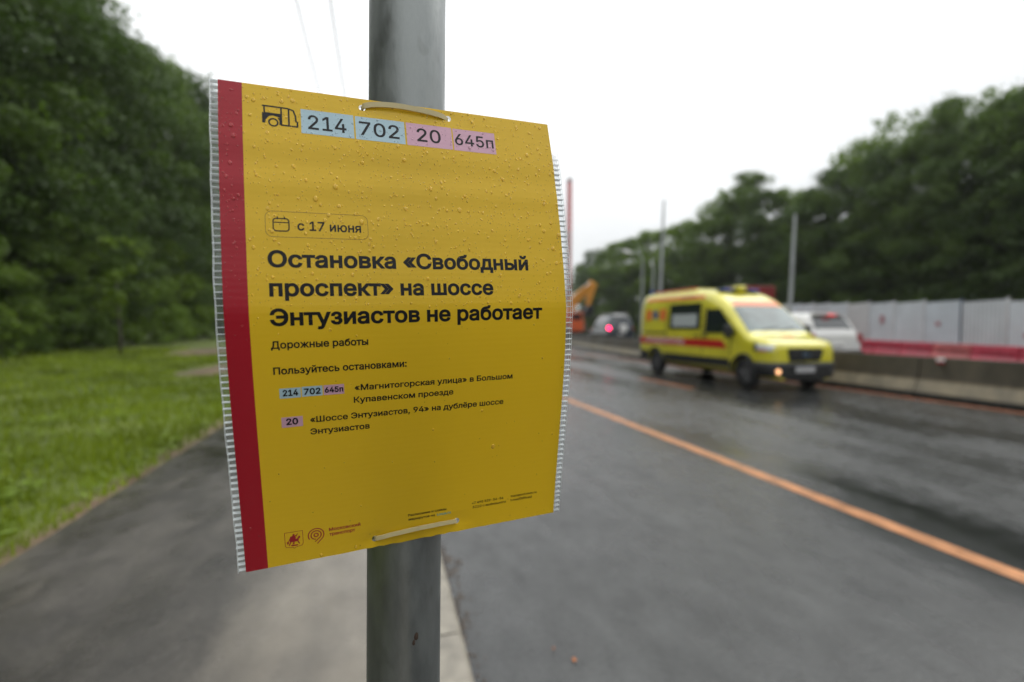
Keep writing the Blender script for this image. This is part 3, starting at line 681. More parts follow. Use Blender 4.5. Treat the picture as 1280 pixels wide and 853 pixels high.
# =================================================================== CABLE TIES
tie_m = mat('milky_nylon', (.68, .57, .30), .32, var=.08, scale=40, spec=.5, trans=.12)
def cable_tie(ctrl, zc, label, wid=4.6):
    # front run in board coordinates, then through the holes and round the back of the pole
    fr_ = []
    n = len(ctrl)
    def cat(t):
        i = min(int(t), n-2); f = t-i; P = [ctrl[max(0, i-1)], ctrl[i], ctrl[i+1], ctrl[min(n-1, i+2)]]
        return [(.5*((2*P[1][k])+(-P[0][k]+P[2][k])*f+(2*P[0][k]-5*P[1][k]+4*P[2][k]-P[3][k])*f*f+(-P[0][k]+3*P[1][k]-3*P[2][k]+P[3][k])*f**3)) for k in range(3)]
    for i in range(41): u, s_, of = cat(i*(n-1)/40); fr_.append(board(u, s_, of))
    a = board(ctrl[0][0], ctrl[0][1], -6); e = board(ctrl[-1][0], ctrl[-1][1], -6)
    zc_ = (a.z+e.z)/2; c = pole_at(zc_); ang = lambda p_: atan2(p_.y-c.y, p_.x-c.x)
    rr = PR+.0016; ae, aa = ang(e), ang(a)
    while aa < ae: aa += 2*pi
    if aa-ae < pi*.6: aa += 0
    back = []
    for i in range(1, 30):
        t = i/30; an = ae+(aa-ae)*t; z = e.z*(1-t)+a.z*t; cc = pole_at(z); r2 = rr
        back.append(Vector((cc.x+cos(an)*r2, cc.y+sin(an)*r2, z)))
    path = fr_+[e]+back+[a]; N = len(path); v = []; f = []
    for i, p_ in enumerate(path):
        t = (path[(i+1) % N]-path[i-1]).normalized(); wv = -BD; wv = (wv-t*wv.dot(t)).normalized(); nv = t.cross(wv).normalized(); hw = wid/2000; ht = .0007
        # narrow while passing the holes
        k = 1.0 if 4 < i < 37 else (.75 if i <= 42 or i >= N-2 else 1.0)
        v += [p_+wv*hw*k+nv*ht, p_-wv*hw*k+nv*ht, p_-wv*hw*k-nv*ht, p_+wv*hw*k-nv*ht]
    for i in range(N):
        j = (i+1) % N
        for q in range(4): f.append([i*4+q, i*4+(q+1) % 4, j*4+(q+1) % 4, j*4+q])
    th = thing('cable_tie', label, 'cable tie', path[50])
    o = mesh_obj('strap', [q-path[50] for q in v], f, tie_m, th); fixn(o); autosmooth(o, 50)
    hb = MB(); q = back[14]-path[50]; hb.box((q+(back[14]-c).normalized()*.003), (.008, .006, .006), bev=.0006, rz=.2); hb.build('lock_head', tie_m, th)
    return th
cable_tie([(111.9, 8.8, -2), (114, 7.4, 1.2), (123, 5.6, 2.2), (138, 4.6, 2.9), (154, 5.0, 3.0), (170, 6.2, 2.6), (184, 7.6, 1.6), (190.5, 8.4, -2)], 1.6, 'milky white cable tie through the top edge of the notice')
cable_tie([(108.5, 411.5, -2), (111, 410.8, 1.4), (125, 408.2, 2.6), (148, 406.8, 2.8), (172, 406.8, 2.4), (185.5, 408.2, 1.4), (187.8, 408.7, -2)], 1.2, 'milky white cable tie through the bottom edge of the notice', 3.9)
#PART2
# =================================================================== CONCRETE BARRIER
conc_m = mat('barrier_concrete', (.112, .098, .070), .6, var=.42, scale=3.2, bump=.4, bscale=50, rvar=.15, stretch=(1, 1, .5))
n = conc_m.node_tree; b_ = n.nodes['Principled BSDF']; lk = b_.inputs['Base Color'].links[0].from_socket
t_ = n.nodes.new('ShaderNodeTexCoord'); sp = n.nodes.new('ShaderNodeSeparateXYZ'); n.links.new(t_.outputs['Object'], sp.inputs[0])
# tone by height: paler sloping toe, darker upper face, wet dark bottom few centimetres
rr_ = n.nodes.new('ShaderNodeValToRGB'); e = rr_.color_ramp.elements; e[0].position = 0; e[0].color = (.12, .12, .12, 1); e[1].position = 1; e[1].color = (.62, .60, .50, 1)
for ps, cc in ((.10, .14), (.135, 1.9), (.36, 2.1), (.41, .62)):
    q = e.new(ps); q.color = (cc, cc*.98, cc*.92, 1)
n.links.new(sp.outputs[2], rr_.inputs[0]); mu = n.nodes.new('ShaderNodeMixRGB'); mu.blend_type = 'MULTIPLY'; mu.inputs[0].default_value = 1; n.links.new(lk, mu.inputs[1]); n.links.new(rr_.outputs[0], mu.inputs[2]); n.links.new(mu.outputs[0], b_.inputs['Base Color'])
JP = [(-.30, 0), (-.30, .09), (-.17, .345), (-.10, .85), (.10, .85), (.17, .345), (.30, .09), (.30, 0)]
def barrier_mesh(l=2.96):
    bm = bmesh.new(); rows = []
    for y in [-l/2, -l/2+.02, 0, l/2-.02, l/2]:
        k = .985 if abs(abs(y)-l/2) < .001 else 1
        rows.append([bm.verts.new((x*k, y, z*(.995 if k < 1 else 1))) for x, z in JP])
    for a, c in zip(rows, rows[1:]):
        for i in range(len(JP)): bm.faces.new([a[i], a[(i+1) % 8], c[(i+1) % 8], c[i]])
    bm.faces.new(rows[0][::-1]); bm.faces.new(rows[-1]); bmesh.ops.recalc_face_normals(bm, faces=bm.faces)
    bmesh.ops.bevel(bm, geom=[e for e in bm.edges if abs(e.verts[0].co.z-.85) < .01 and abs(e.verts[1].co.z-.85) < .01], offset=.015, segments=2, affect='EDGES')
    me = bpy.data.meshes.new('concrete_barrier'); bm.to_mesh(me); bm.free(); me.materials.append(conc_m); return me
jme = barrier_mesh(); jy = -1.35; k = 0; JL = ['first', 'second', 'third', 'fourth', 'fifth', 'sixth', 'seventh', 'eighth', 'ninth', 'tenth', 'eleventh', 'twelfth', 'thirteenth', 'fourteenth', 'fifteenth', 'sixteenth']
g = random.Random(4)
while jy < 75:
    ym = jy+1.5; x0 = bar_x(jy)+.1; x1 = bar_x(jy+3)+.1
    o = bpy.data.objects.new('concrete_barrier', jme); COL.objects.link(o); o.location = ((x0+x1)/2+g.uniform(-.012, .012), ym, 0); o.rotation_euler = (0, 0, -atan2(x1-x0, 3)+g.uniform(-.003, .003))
    if 5 < ym < 8: lb = 'dirty concrete barrier block at the right edge of the picture, carrying the reflector'
    elif 8 < ym < 11: lb = 'concrete barrier block just right of the ambulance front, below the white hatchback'
    elif ym < 5: lb = 'concrete barrier block nearest the viewer, beside the lane at the right'
    elif ym < 26: lb = 'concrete barrier block hidden mostly behind the yellow ambulance'
    else: lb = 'small distant concrete barrier block left of the ambulance'
    tag(o, lb, 'barrier', 'concrete blocks dividing the carriageways'); jy += 3.0; k += 1
    q_ = px_of(o.location)
    if q_ < 700: reg(o, q_, 'concrete barrier block', 'hidden behind the notice')
    elif q_ < 800: reg(o, q_, 'distant concrete barrier block', 'left of the ambulance')
    elif ym > 11: reg(o, q_, 'concrete barrier block', 'hidden behind the ambulance')
    elif ym < 5: reg(o, -ym, 'near concrete barrier block', 'beside the viewer beyond the right edge' if ym < 3 else 'entering at the right edge')
white_p = mat('white_plastic', (.75, .75, .73), .35); redp = mat('red_plastic', (.40, .016, .045), .38, var=.22, scale=2.5, rvar=.08); 
c = atx(1176, 454, 11.1); t = thing('reflector', 'small red and white reflector fixed to the barrier top edge', 'reflector', (c.x-.01, c.y, .76))
b = MB(); b.box((0, 0, .052), (.05, .13, .07), bev=.008); b.build('white_face', white_p, t); b = MB(); b.box((0, 0, -.008), (.052, .125, .045), bev=.008); b.build('red_face', redp, t)

# =================================================================== RED WATER BARRIERS AND SITE FENCE
RA = Vector((19.35, 10.30, 0)); RB = Vector((23.81, 19.77, 0)); rdirv = (RB-RA).normalized(); rnv = Vector((-rdirv.y, rdirv.x, 0)); rz_ = atan2(-rdirv.x, rdirv.y)
pale_r = mat('faded_red_plastic', (.42, .08, .08), .45, var=.3, scale=2); 
def wb_profile(): return [(-.26, 0), (-.26, .12), (-.20, .30), (-.13, .42), (-.10, .78), (-.06, .80), (.06, .80), (.10, .78), (.13, .42), (.20, .30), (.26, .12), (.26, 0)]
def make_wb(m):
    b = MB(); b.prism([(x, z) for x, z in wb_profile()], -.96, .96, axis='y'); v = b
    b.box((-.15, 0, .56), (.03, .5, .10), bev=.01); b.box((-.15, -.6, .56), (.03, .35, .10), bev=.01); b.box((-.15, .6, .56), (.03, .35, .10), bev=.01)
    return fixn(b.build('water_barrier', m))
wb = None; wbp = None
for i in range(-6, 11):
    p = RA+rdirv*(2.0*i+1.0); p.z = .12; pale = i in (1, 7)
    src = wbp if pale else wb
    if src is None:
        o = make_wb(pale_r if pale else redp)
        if pale: wbp = o
        else: wb = o
    else: o = src.copy(); COL.objects.link(o)
    o.location = p; o.rotation_euler = (0, 0, rz_); 
    lb = 'faded pinkish plastic barrier in the red row before the fence' if pale else ('bright red plastic barrier in the row before the grey fence')
    tag(o, lb, 'barrier'); q_ = px_of(p)
    reg(o, q_, 'faded pink plastic barrier' if pale else 'bright red plastic barrier', 'before the grey fence' if 1050 < q_ < 1290 else ('hidden behind the vehicles' if q_ <= 1050 else 'beyond the right edge'))
fen_m = [mat('fence_sheet_%s' % n_, c_, .42, .0, var=.10, scale=1.2, rvar=.1) for n_, c_ in (('pale', (.58, .63, .66)), ('grey', (.52, .56, .58)), ('dull', (.55, .56, .56)), ('blue', (.54, .60, .64)))]
post_m = mat('fence_post', (.10, .13, .17), .5, .3); poster_m = mat('faded_poster', (.42, .20, .22), .7)
fn = thing('site_fence', 'long grey metal construction fence behind the red plastic barriers', 'fence', RA+rnv*-1.1)
def fz(y_): return 2.6
g = random.Random(12)
FO = RA+rnv*(-1.1); pm = None
# fence top heights from the ground up, panels of 2.2 m
top0 = (EYE+ray(1280, 373.6)*((FO-EYE).dot(FW)/1.0))
def fence_top(p):
    Z = (p-EYE).dot(FW); px = 640+F*(p-EYE).dot(RT)/Z; py = 380-.0226*(px-1000); return EYE.z+( -(py-426.5)*Z/F+0)*1.0 + (p-EYE).dot(FW)*0 + 0
def top_at(p):
    # height whose image meets the fence line read from the picture
    d = (p-EYE); lo, hi = .5, 8
    for _ in range(30):
        m_ = (lo+hi)/2; q = Vector((p.x, p.y, m_))-EYE; Z = q.dot(FW); py = 426.5-F*q.dot(UP)/Z; px = 640+F*q.dot(RT)/Z
        if py > 380-.0226*(px-1000): lo = m_
        else: hi = m_
    return lo
H_A = top_at(FO+rdirv*1.5); H_B = top_at(FO+rdirv*12)
print('fence heights', H_A, H_B)
for i in range(-5, 16):
    p0 = rdirv*(2.2*i); hh = H_A+(H_B-H_A)*(2.2*i-1.5)/10.5; hh = max(2.0, hh)
    b = MB(); v = []; f = []; nc = 44
    for j in range(nc+1):
        t_ = 2.16*j/nc; dp = .018 if (j % 4) in (1, 2) else 0.
        q = p0+rdirv*t_+rnv*dp; v += [(q.x, q.y, .12), (q.x, q.y, hh)]
        if j: f.append([2*j-2, 2*j-1, 2*j+1, 2*j])
    mm = fen_m[[0, 1, 0, 3, 2, 0, 1, 3, 0, 0, 2][(i+5) % 11]]
    o = mesh_obj('panel', v, f, mm, fn)
    b = MB(); q = p0-rdirv*.02; b.box((q.x, q.y, hh/2+.03), (.07, .07, hh+.06), rz=rz_); b.build('post', post_m if i == 2 else fen_m[2], fn)
    for k_ in range(1 if g.random() < .6 else 2):
        if g.random() < .75:
            q = p0+rdirv*g.uniform(.4, 1.8)+rnv*.045; b = MB(); b.box((q.x, q.y, g.uniform(hh*.45, hh-.35)), (.012, g.uniform(.2, .4), g.uniform(.15, .3)), rz=rz_); b.build('notice_sheet', poster_m, fn)
    b = MB(); q = p0+rdirv*1.09+rnv*-.05; b.box((q.x, q.y, hh-.25), (.04, 2.15, .05), rz=rz_); b.build('rail', post_m, fn)

# =================================================================== LIGHT POLES
lp_m = mat('lamp_post_paint', (.34, .36, .36), .5, .2, var=.12, scale=2)
def lamp_post(px_b, py_t, px_t, lat, r0, r1, label, arm=None, z0=.12):
    p = atx(px_b, 409, lat); bs = Vector((p.x, p.y, z0)); Z = (p-EYE).dot(FW)
    tp = EYE+ray(px_t, py_t)*Z
    t = thing('lamp_post', label, 'lamp post', bs, group='grey lamp posts along the highway'); h = tp-bs
    b = MB(); b.tube([(0, 0, 0), h*.3, h*.7, h], [r0, r0*.9+r1*.1, (r0+r1)/2, r1], 16); autosmooth(b.build('shaft', lp_m, t)); b = MB(); b.tube([(0, 0, 0), (0, 0, .5)], [r0*1.45, r0*1.3], 16); b.build('base_sleeve', lp_m, t)
    if arm:
        q = EYE+ray(*arm)*Z-bs; b = MB(); b.tube([h*.97, h+(q-h)*.35+Vector((0, 0, .25)), q], [.045, .04, .035], 8); b.build('arm', lp_m, t)
        b = MB(); dq = (q-h).normalized(); b.tube([q-dq*.1, q+dq*.15, q+dq*.55, q+dq*.7], [.04, .13, .14, .05], 10); b.build('lamp_head', white_p, t)
    return t
lamp_post(822.5, 250, 830, 12.9, .095, .045, 'tall pale lamp post rising behind the ambulance rear, reaching above the trees')
lamp_post(985, 268, 994, 17.0, .085, .055, 'grey lamp post standing in front of the dark trees beside the red truck')
lamp_post(801.5, 322, 803.5, 19.5, .08, .05, 'small far lamp post with arm and lamp at the left of the ambulance', arm=(789, 317))
lamp_post(815, 334, 816.5, 17.5, .07, .05, 'small far lamp post directly left of the tall pale one')
wire_m = mat('cable_jacket', (.10, .10, .10), .6)
for x_, lb in ((-1.52, 'left of the two thin overhead cables crossing the pale sky'), (-.90, 'right of the two thin overhead cables crossing the pale sky')):
    b = MB(); pts = [Vector((x_, y, 7.4+.000*y+.0010*(y-28)**2*.5)) for y in range(-6, 62, 2)]; b.tube(pts, .018, 6); tag(b.build('overhead_cable', wire_m, smooth=True), lb, 'cable')
wp_m = mat('wood_pole', (.12, .10, .08), .9)
t = thing('cable_mast', 'tall mast far along the path that carries the overhead cables', 'mast', (-1.2, 60, 0)); b = MB(); b.tube([(0, 0, 0), (0, 0, 9)], [.16, .11], 12); b.build('shaft', wp_m, t); b = MB(); b.box((0, 0, 7.95), (1.2, .1, .1)); b.build('crossarm', wp_m, t)

# =================================================================== VEHICLES
def interp(tab, s):
    if s <= tab[0][0]: return tab[0][1]
    for (a, u), (c, w) in zip(tab, tab[1:]):
        if s <= c: return u+(w-u)*(s-a)/(c-a)
    return tab[-1][1]
class Hull:
    """closed car body: length runs along +s, sections are rounded boxes with tumblehome"""
    def __init__(h, L, zt, w, zb, n=6, taper=(1.1, .09, 1.35)): h.L = L; h.zt = zt; h.w = w; h.zb = zb; h.n = n; h.tp = taper
    def sec(h, s): zt = interp(h.zt, s); zb = interp(h.zb, s); return (zt+zb)/2, (zt-zb)/2, interp(h.w, s)
    def tap(h, z): a, k, sp_ = h.tp; return 1-k*(max(0, (z-a)/sp_)**1.2)
    def X(h, s, z):
        zc, hz, w = h.sec(s); q = min(.9999, abs((z-zc)/hz)); return w*(1-q**h.n)**(1/h.n)*h.tap(z)
    def Z(h, s, x):
        zc, hz, w = h.sec(s); q = min(.9999, abs(x/(w*h.tap(zc+hz)))); return zc+hz*(1-q**h.n)**(1/h.n)
    def body(h, stations, m, parent, N=56, cuts=()):
        v = []; f = []
        for s in stations:
            zc, hz, w = h.sec(s)
            for j in range(N):
                a = 2*pi*(j+.5)/N; ca, sa = cos(a), sin(a); z = zc+hz*math.copysign(abs(sa)**(2/h.n), sa); x = w*math.copysign(abs(ca)**(2/h.n), ca)*h.tap(z); v.append((x, s, z))
        for i in range(len(stations)-1):
            for j in range(N): f.append([i*N+j, i*N+(j+1) % N, (i+1)*N+(j+1) % N, (i+1)*N+j])
        f.append(list(range(N))); f.append([(len(stations)-1)*N+j for j in range(N)][::-1])
        o = mesh_obj('body', v, f, m, parent); fixn(o)
        for (s, z, r) in cuts:
            for sg in (-1, 1):
                b = MB(); b.tube([(sg*.62, s, z), (sg*1.4, s, z)], r, 40); c = fixn(b.build('cut', m, parent)); md = o.modifiers.new('b', 'BOOLEAN'); md.operation = 'DIFFERENCE'; md.object = c; md.solver = 'EXACT'
                bpy.context.view_layer.update(); ev = o.evaluated_get(bpy.context.evaluated_depsgraph_get()); me = bpy.data.meshes.new_from_object(ev); o.modifiers.clear(); o.data = me; cm = c.data; bpy.data.objects.remove(c); bpy.data.meshes.remove(cm)
        autosmooth(o, 32); return o
    def side(h, name, quad, m, parent, sg=-1, off=.006, n=8, nz=6, label=None):
        """quad = four (s,z) corners, laid on the body side and following it"""
        A, B, C, D = quad; v = []; f = []
        for j in range(nz+1):
            for i in range(n+1):
                u, w = i/n, j/nz; s = (A[0]*(1-u)+B[0]*u)*(1-w)+(D[0]*(1-u)+C[0]*u)*w; z = (A[1]*(1-u)+B[1]*u)*(1-w)+(D[1]*(1-u)+C[1]*u)*w
                v.append((sg*(h.X(s, z)+off), s, z))
        W_ = n+1
        for j in range(nz):
            for i in range(n): f.append([j*W_+i, j*W_+i+1, (j+1)*W_+i+1, (j+1)*W_+i])
        k = len(v); v += [(x-sg*.02, y, z) for x, y, z in v]; f += [[a+k for a in q][::-1] for q in f]
        rim = [i for i in range(n+1)]+[j*W_+n for j in range(1, nz+1)]+[nz*W_+i for i in range(n-1, -1, -1)]+[j*W_ for j in range(nz-1, 0, -1)]
        for a, c in zip(rim, rim[1:]+rim[:1]): f.append([a, c, c+k, a+k])
        o = mesh_obj(name, v, f, m, parent, label=label); fixn(o); autosmooth(o, 40); return o
    def top(h, name, quad, m, parent, off=.006, n=10):
        """quad = four (s,x) corners on the upper surface (windscreen, bonnet, roof)"""
        A, B, C, D = quad; v = []; f = []; W_ = n+1
        for j in range(n+1):
            for i in range(n+1):
                u, w = i/n, j/n; s = (A[0]*(1-u)+B[0]*u)*(1-w)+(D[0]*(1-u)+C[0]*u)*w; x = (A[1]*(1-u)+B[1]*u)*(1-w)+(D[1]*(1-u)+C[1]*u)*w
                e = .01; nz_ = Vector((0, -(h.Z(s+e, x)-h.Z(s-e, x))/(2*e), 1)).normalized(); p = Vector((x, s, h.Z(s, x)))+nz_*off; v.append(p)
        for j in range(n):
            for i in range(n): f.append([j*W_+i, j*W_+i+1, (j+1)*W_+i+1, (j+1)*W_+i])
        return mesh_obj(name, v, f, m, parent, smooth=True)
    def wrap(h, name, z0, z1, t0, t1, m, parent, off=.012, sg=-1, n=26, nz=4, slope=0, label=None):
        """band round the nose: t<0 runs back along the side, 0..1 crosses the front to the middle"""
        def P(t, z):
            if t < 0: return Vector((sg*h.X(-t, z), -t, z))
            return Vector((sg*h.X(0, z)*(1-t), 0, z))
        v = []; f = []; W_ = n+1
        for j in range(nz+1):
            for i in range(n+1):
                t = t0+(t1-t0)*i/n; z = z0+(z1-z0)*j/nz+slope*(t-t0); p = P(t, z); a = P(t-.02, z); c = P(t+.02, z); tv = (c-a); tv.z = 0; tv.normalize(); nv = Vector((tv.y, -tv.x, 0)) if sg < 0 else Vector((-tv.y, tv.x, 0))
                if nv.dot(Vector((p.x, p.y-1.2, 0))) < 0: nv = -nv
                v.append(p+nv*off)
        for j in range(nz):
            for i in range(n): f.append([j*W_+i, j*W_+i+1, (j+1)*W_+i+1, (j+1)*W_+i])
        o = mesh_obj(name, v, f, m, parent, label=label, smooth=True)
        so_ = o.modifiers.new('s', 'SOLIDIFY'); so_.thickness = .02; so_.offset = -1
        bpy.context.view_layer.update(); me = bpy.data.meshes.new_from_object(o.evaluated_get(bpy.context.evaluated_depsgraph_get())); o.modifiers.clear(); o.data = me; fixn(o); return o
tyre_m = mat('tyre_rubber', (.018, .018, .019), .7, bump=.3, bscale=80); rim_m = mat('steel_rim', (.16, .16, .17), .4, .7); dark_m = mat('dark_plastic', (.018, .019, .02), .5, bump=.2, bscale=200); black_m = mat('underbody', (.01, .01, .01), .9)
glass_m = mat('vehicle_glass', (.012, .018, .02), .06, spec=.8, coat=.5); chrome_m = mat('chrome', (.55, .56, .58), .2, .9)
wind_m = mat('windscreen_glass', (.07, .11, .11), .16, spec=.35, var=.5, scale=1.8); lamp_m = mat('headlamp_lens', (.62, .64, .68), .15, .1, coat=.6)
rubber_m = mat('seam', (.03, .03, .02), .7)
def wheel(parent, x, s, r, wd, sg, rimr=None, z=None):
    rimr = rimr or r*.64; z = r if z is None else z
    b = MB(); prof = [(0, rimr*.98), (.012, rimr*1.03), (.02, r*.90), (.05, r*.985), (wd*.5, r), (wd-.05, r*.985), (wd-.02, r*.9), (wd, rimr)]
    N = 40; k = 0
    for a_, rr in prof:
        for j in range(N): b.v.append(Vector((x+sg*(wd/2-a_), s+rr*cos(2*pi*j/N), z+rr*sin(2*pi*j/N))))
    for i in range(len(prof)-1):
        for j in range(N): b.f.append([i*N+j, i*N+(j+1) % N, (i+1)*N+(j+1) % N, (i+1)*N+j]); b.m.append(0)
    w = b.build('wheel', tyre_m, parent); fixn(w); autosmooth(w, 40)
    b = MB(); b.tube([(x+sg*(wd/2-.045), s, z), (x+sg*(wd/2-.05), s, z)], rimr, 32)
    b.tube([(x+sg*(wd/2-.05), s, z), (x+sg*(wd/2-.01), s, z)], [rimr*.32, rimr*.22], 16)
    for q in range(5):
        a = q*2*pi/5+.3; d = Vector((0, cos(a), sin(a))); c = Vector((x+sg*(wd/2-.028), s, z)); b.tube([c+d*rimr*.2, c+d*rimr*.97], [rimr*.13, rimr*.10], 8)
    b.build('rim', rim_m, w); return w

# ---- ambulance
amb_y = mat('ambulance_yellow', (.66, .60, .035), .28, coat=.7, var=.16, scale=1.1); amb_o = mat('reflective_orange', (.72, .16, .03), .35); amb_r = mat('reflective_red', (.50, .006, .012), .32)
amb_w = mat('ambulance_white_print', (.75, .70, .72), .4); amb_b = mat('ambulance_blue', (.01, .05, .30), .3); frost_m = mat('frosted_glass', (.42, .46, .46), .35)
H = Hull(5.75, [(0, 1.0), (.05, 1.07), (.12, 1.12), (.3, 1.18), (.62, 1.235), (.90, 1.30), (1.0, 1.37), (1.68, 2.00), (1.95, 2.20), (2.25, 2.35), (2.6, 2.45), (3.2, 2.52), (5.5, 2.54), (5.68, 2.50), (5.75, 2.40)],
         [(0, .76), (.04, .84), (.12, .92), (.28, .975), (.6, 1.0), (1.1, 1.03), (5.5, 1.03), (5.7, 1.01), (5.75, .98)], [(0, .26), (.4, .26), (1.6, .28), (5.75, .34)], n=7.0, taper=(1.15, .10, 1.4))
AX, AY = 9.33, 8.60
am = thing('ambulance', 'yellow ambulance van with red side stripe driving along the wet road', 'ambulance', (AX, AY, 0))
st = [0, .02, .05, .09, .12, .2, .3, .45, .62, .8, .90, .95, 1.0, 1.1, 1.3, 1.5, 1.7, 1.82, 1.95, 2.1, 2.25, 2.6, 3.2, 4, 4.8, 5.5, 5.6, 5.68, 5.72, 5.75]
H.body(st, amb_y, am, cuts=((.98, .38, .47), (4.80, .38, .42)))
b = MB(); b.box((0, 2.9, .42), (1.25, 5.2, .3)); b.build('underbody', black_m, am)
for s in (.98, 4.80):
    for sg in (-1, 1):
        wheel(am, sg*.90, s, .355, .22, sg)
        b = MB(); pts = [Vector((sg*1.018, s+.435*cos(a*pi/14), .38+.435*sin(a*pi/14))) for a in range(15)]; b.tube(pts, .03, 8); b.build('arch_trim', dark_m, am)
for sg in (-1, 1):
    H.side('sill_cladding', [(1.45, .47), (4.34, .47), (4.34, .68), (1.45, .68)], dark_m, am, sg, .012)
    H.side('rear_cladding', [(5.26, .42), (5.72, .42), (5.72, .72), (5.26, .72)], dark_m, am, sg, .012)
    H.side('red_stripe', [(1.55, .93), (5.70, .93), (5.70, 1.15), (1.75, 1.13)], amb_r, am, sg, .004, n=30)
    H.side('orange_stripe', [(2.55, 2.22), (5.45, 2.26), (5.45, 2.36), (2.60, 2.32)], amb_o, am, sg, .004, n=20)
    H.side('red_stripe_end', [(2.95, 2.235), (3.6, 2.24), (3.6, 2.33), (2.95, 2.32)], amb_r, am, sg, .0065)
    dw = H.side('side_window', [(2.63, 1.40), (4.08, 1.40), (4.08, 2.12), (2.63, 2.12)], glass_m, am, sg, .008)
    H.side('frosted_pane', [(2.78, 1.47), (3.92, 1.47), (3.92, 1.82), (2.78, 1.82)], frost_m, dw, sg, .012)
    w_ = H.side('cab_window', [(1.22, 1.31), (2.36, 1.31), (2.36, 1.93), (1.90, 1.93)], glass_m, am, sg, .008)
    H.side('window_frame', [(2.36, 1.27), (2.42, 1.27), (2.42, 1.97), (2.36, 1.97)], dark_m, w_, sg, .009)
    for s0 in (1.42, 2.50, 4.22):
        H.side('door_seam', [(s0, .72), (s0+.022, .72), (s0+.022, 2.15 if s0 > 2 else 1.3), (s0, 2.15 if s0 > 2 else 1.3)], rubber_m, am, sg, .003)
    H.side('slide_rail', [(4.25, 1.27), (5.6, 1.27), (5.6, 1.31), (4.25, 1.31)], rubber_m, am, sg, .005)
    for s0 in (2.30, 2.68): H.side('door_handle', [(s0, 1.20), (s0+.16, 1.20), (s0+.16, 1.245), (s0, 1.245)], dark_m, am, sg, .025)
    # blue star of life between two orange marks
    H.side('orange_mark', [(4.30, 1.66), (4.62, 1.66), (4.62, 2.0), (4.30, 2.0)], amb_o, am, sg, .004)
    H.side('orange_mark', [(5.08, 1.66), (5.40, 1.66), (5.40, 2.0), (5.08, 2.0)], amb_o, am, sg, .004)
    cs_, cz_ = 4.85, 1.83; b = MB()
    for q in range(3):
        a = q*pi/3+pi/2; d = Vector((0, cos(a), sin(a))); e_ = Vector((0, -sin(a), cos(a))); X_ = sg*(H.X(cs_, cz_)+.006+q*.0012); c_ = Vector((X_, cs_, cz_))
        ks = [c_+d*.17+e_*.04, c_+d*.17-e_*.04, c_-d*.17-e_*.04, c_-d*.17+e_*.04]; b.add(ks, [[0, 1, 2, 3]])
    b.build('star_emblem', amb_b, am)
    # white lettering on the red stripe
    try:
        pl = text_polys('СКОРАЯ МЕДИЦИНСКАЯ ПОМОЩЬ', .01); xs = [a[0] for q in pl for a in q]; x0_, x1_ = min(xs), max(xs); pp, ff = fill(pl)
        L_ = 2.05; y1_ = 5.35; kk = L_/(x1_-x0_); v = []
        for (a, c) in pp:
            s = (y1_-(a-x0_)*kk) if sg < 0 else (y1_-L_+(a-x0_)*kk); z = .985+c*.155/CAPH; v.append((sg*(H.X(s, z)+.0075), s, z))
        mesh_obj('stripe_lettering', v, ff, amb_w, am)
    except Exception as ex: print('txt', ex)
    # lamps and bumper corners
    H.wrap('front_bumper', .24, .665, -.56, 1.0, dark_m, am, .016, sg)
    hl = H.wrap('headlight', .93, 1.065, -.50, -.06, lamp_m, am, .010, sg, slope=-.04)
    H.wrap('lamp_surround', .91, 1.10, -.60, -.50, dark_m, hl, .009, sg)
    H.wrap('indicator', .905, .93, -.46, -.16, amb_o, hl, .011, sg)
    # mirrors
    b = MB(); b.box((sg*1.19, 1.32, 1.36), (.17, .12, .33), bev=.035); mi_ = b.build('mirror', dark_m, am, smooth=True); b = MB(); b.tube([(sg*1.0, 1.40, 1.26), (sg*1.16, 1.35, 1.29)], .03, 8); b.build('mirror_arm', dark_m, mi_)
    b = MB(); b.box((sg*1.19, 1.385, 1.36), (.13, .008, .27), bev=.003); b.build('mirror_glass', chrome_m, mi_)
fog_on = mat('lit_fog_lamp', (.9, .6, .4), .3, emit=(1, .48, .20), es=1.6); fog_off = mat('fog_lamp_dull', (.08, .08, .08), .3)
for sg, m_ in ((-1, fog_on), (1, fog_off)):
    c_ = Vector((sg*.74, -.032, .46)); b = MB(); b.tube([c_+Vector((0, .02, 0)), c_, c_+Vector((0, -.004, 0))], [.058, .058, .05], 20); b.build('fog_lamp', m_, am, label='lit orange fog lamp' if sg < 0 else 'unlit fog lamp')
H.wrap('grille_panel', .68, .985, .42, 1.0, dark_m, am, .012, -1); 
b = MB()
b.add([(x, -.03, z) for x, z in ((-.46, .98), (.46, .98), (.50, .94), (.42, .70), (-.42, .70), (-.50, .94))]+[(x, .02, z) for x, z in ((-.46, .98), (.46, .98), (.50, .94), (.42, .70), (-.42, .70), (-.50, .94))], [[0, 1, 2, 3, 4, 5], [11, 10, 9, 8, 7, 6]]+[[i, (i+1) % 6, 6+(i+1) % 6, 6+i] for i in range(6)])
gr = fixn(b.build('grille', dark_m, am))
for z in (.75, .81, .87, .92): b = MB(); b.box((0, -.038, z), (.80, .02, .018)); b.build('grille_slat', rim_m if z == .87 else dark_m, gr)
b = MB(); b.v = [Vector((.12*cos(a*pi/16), -.056, .845+.055*sin(a*pi/16))) for a in range(32)]+[Vector((.12*cos(a*pi/16), -.03, .845+.055*sin(a*pi/16))) for a in range(32)]; b.f = [list(range(32))]+[[i, (i+1) % 32, 32+(i+1) % 32, 32+i] for i in range(32)]; b.m = [0]*33
fixn(b.build('oval_badge', mat('badge_blue_grey', (.10, .15, .20), .25, .4), gr))
b = MB(); b.box((0, -.035, .50), (.55, .015, .125), bev=.004); b.build('number_plate', mat('plate_white', (.45, .45, .46), .4), am)
b = MB(); b.box((0, -.028, .31), (1.1, .02, .09)); b.build('lower_intake', black_m, am)
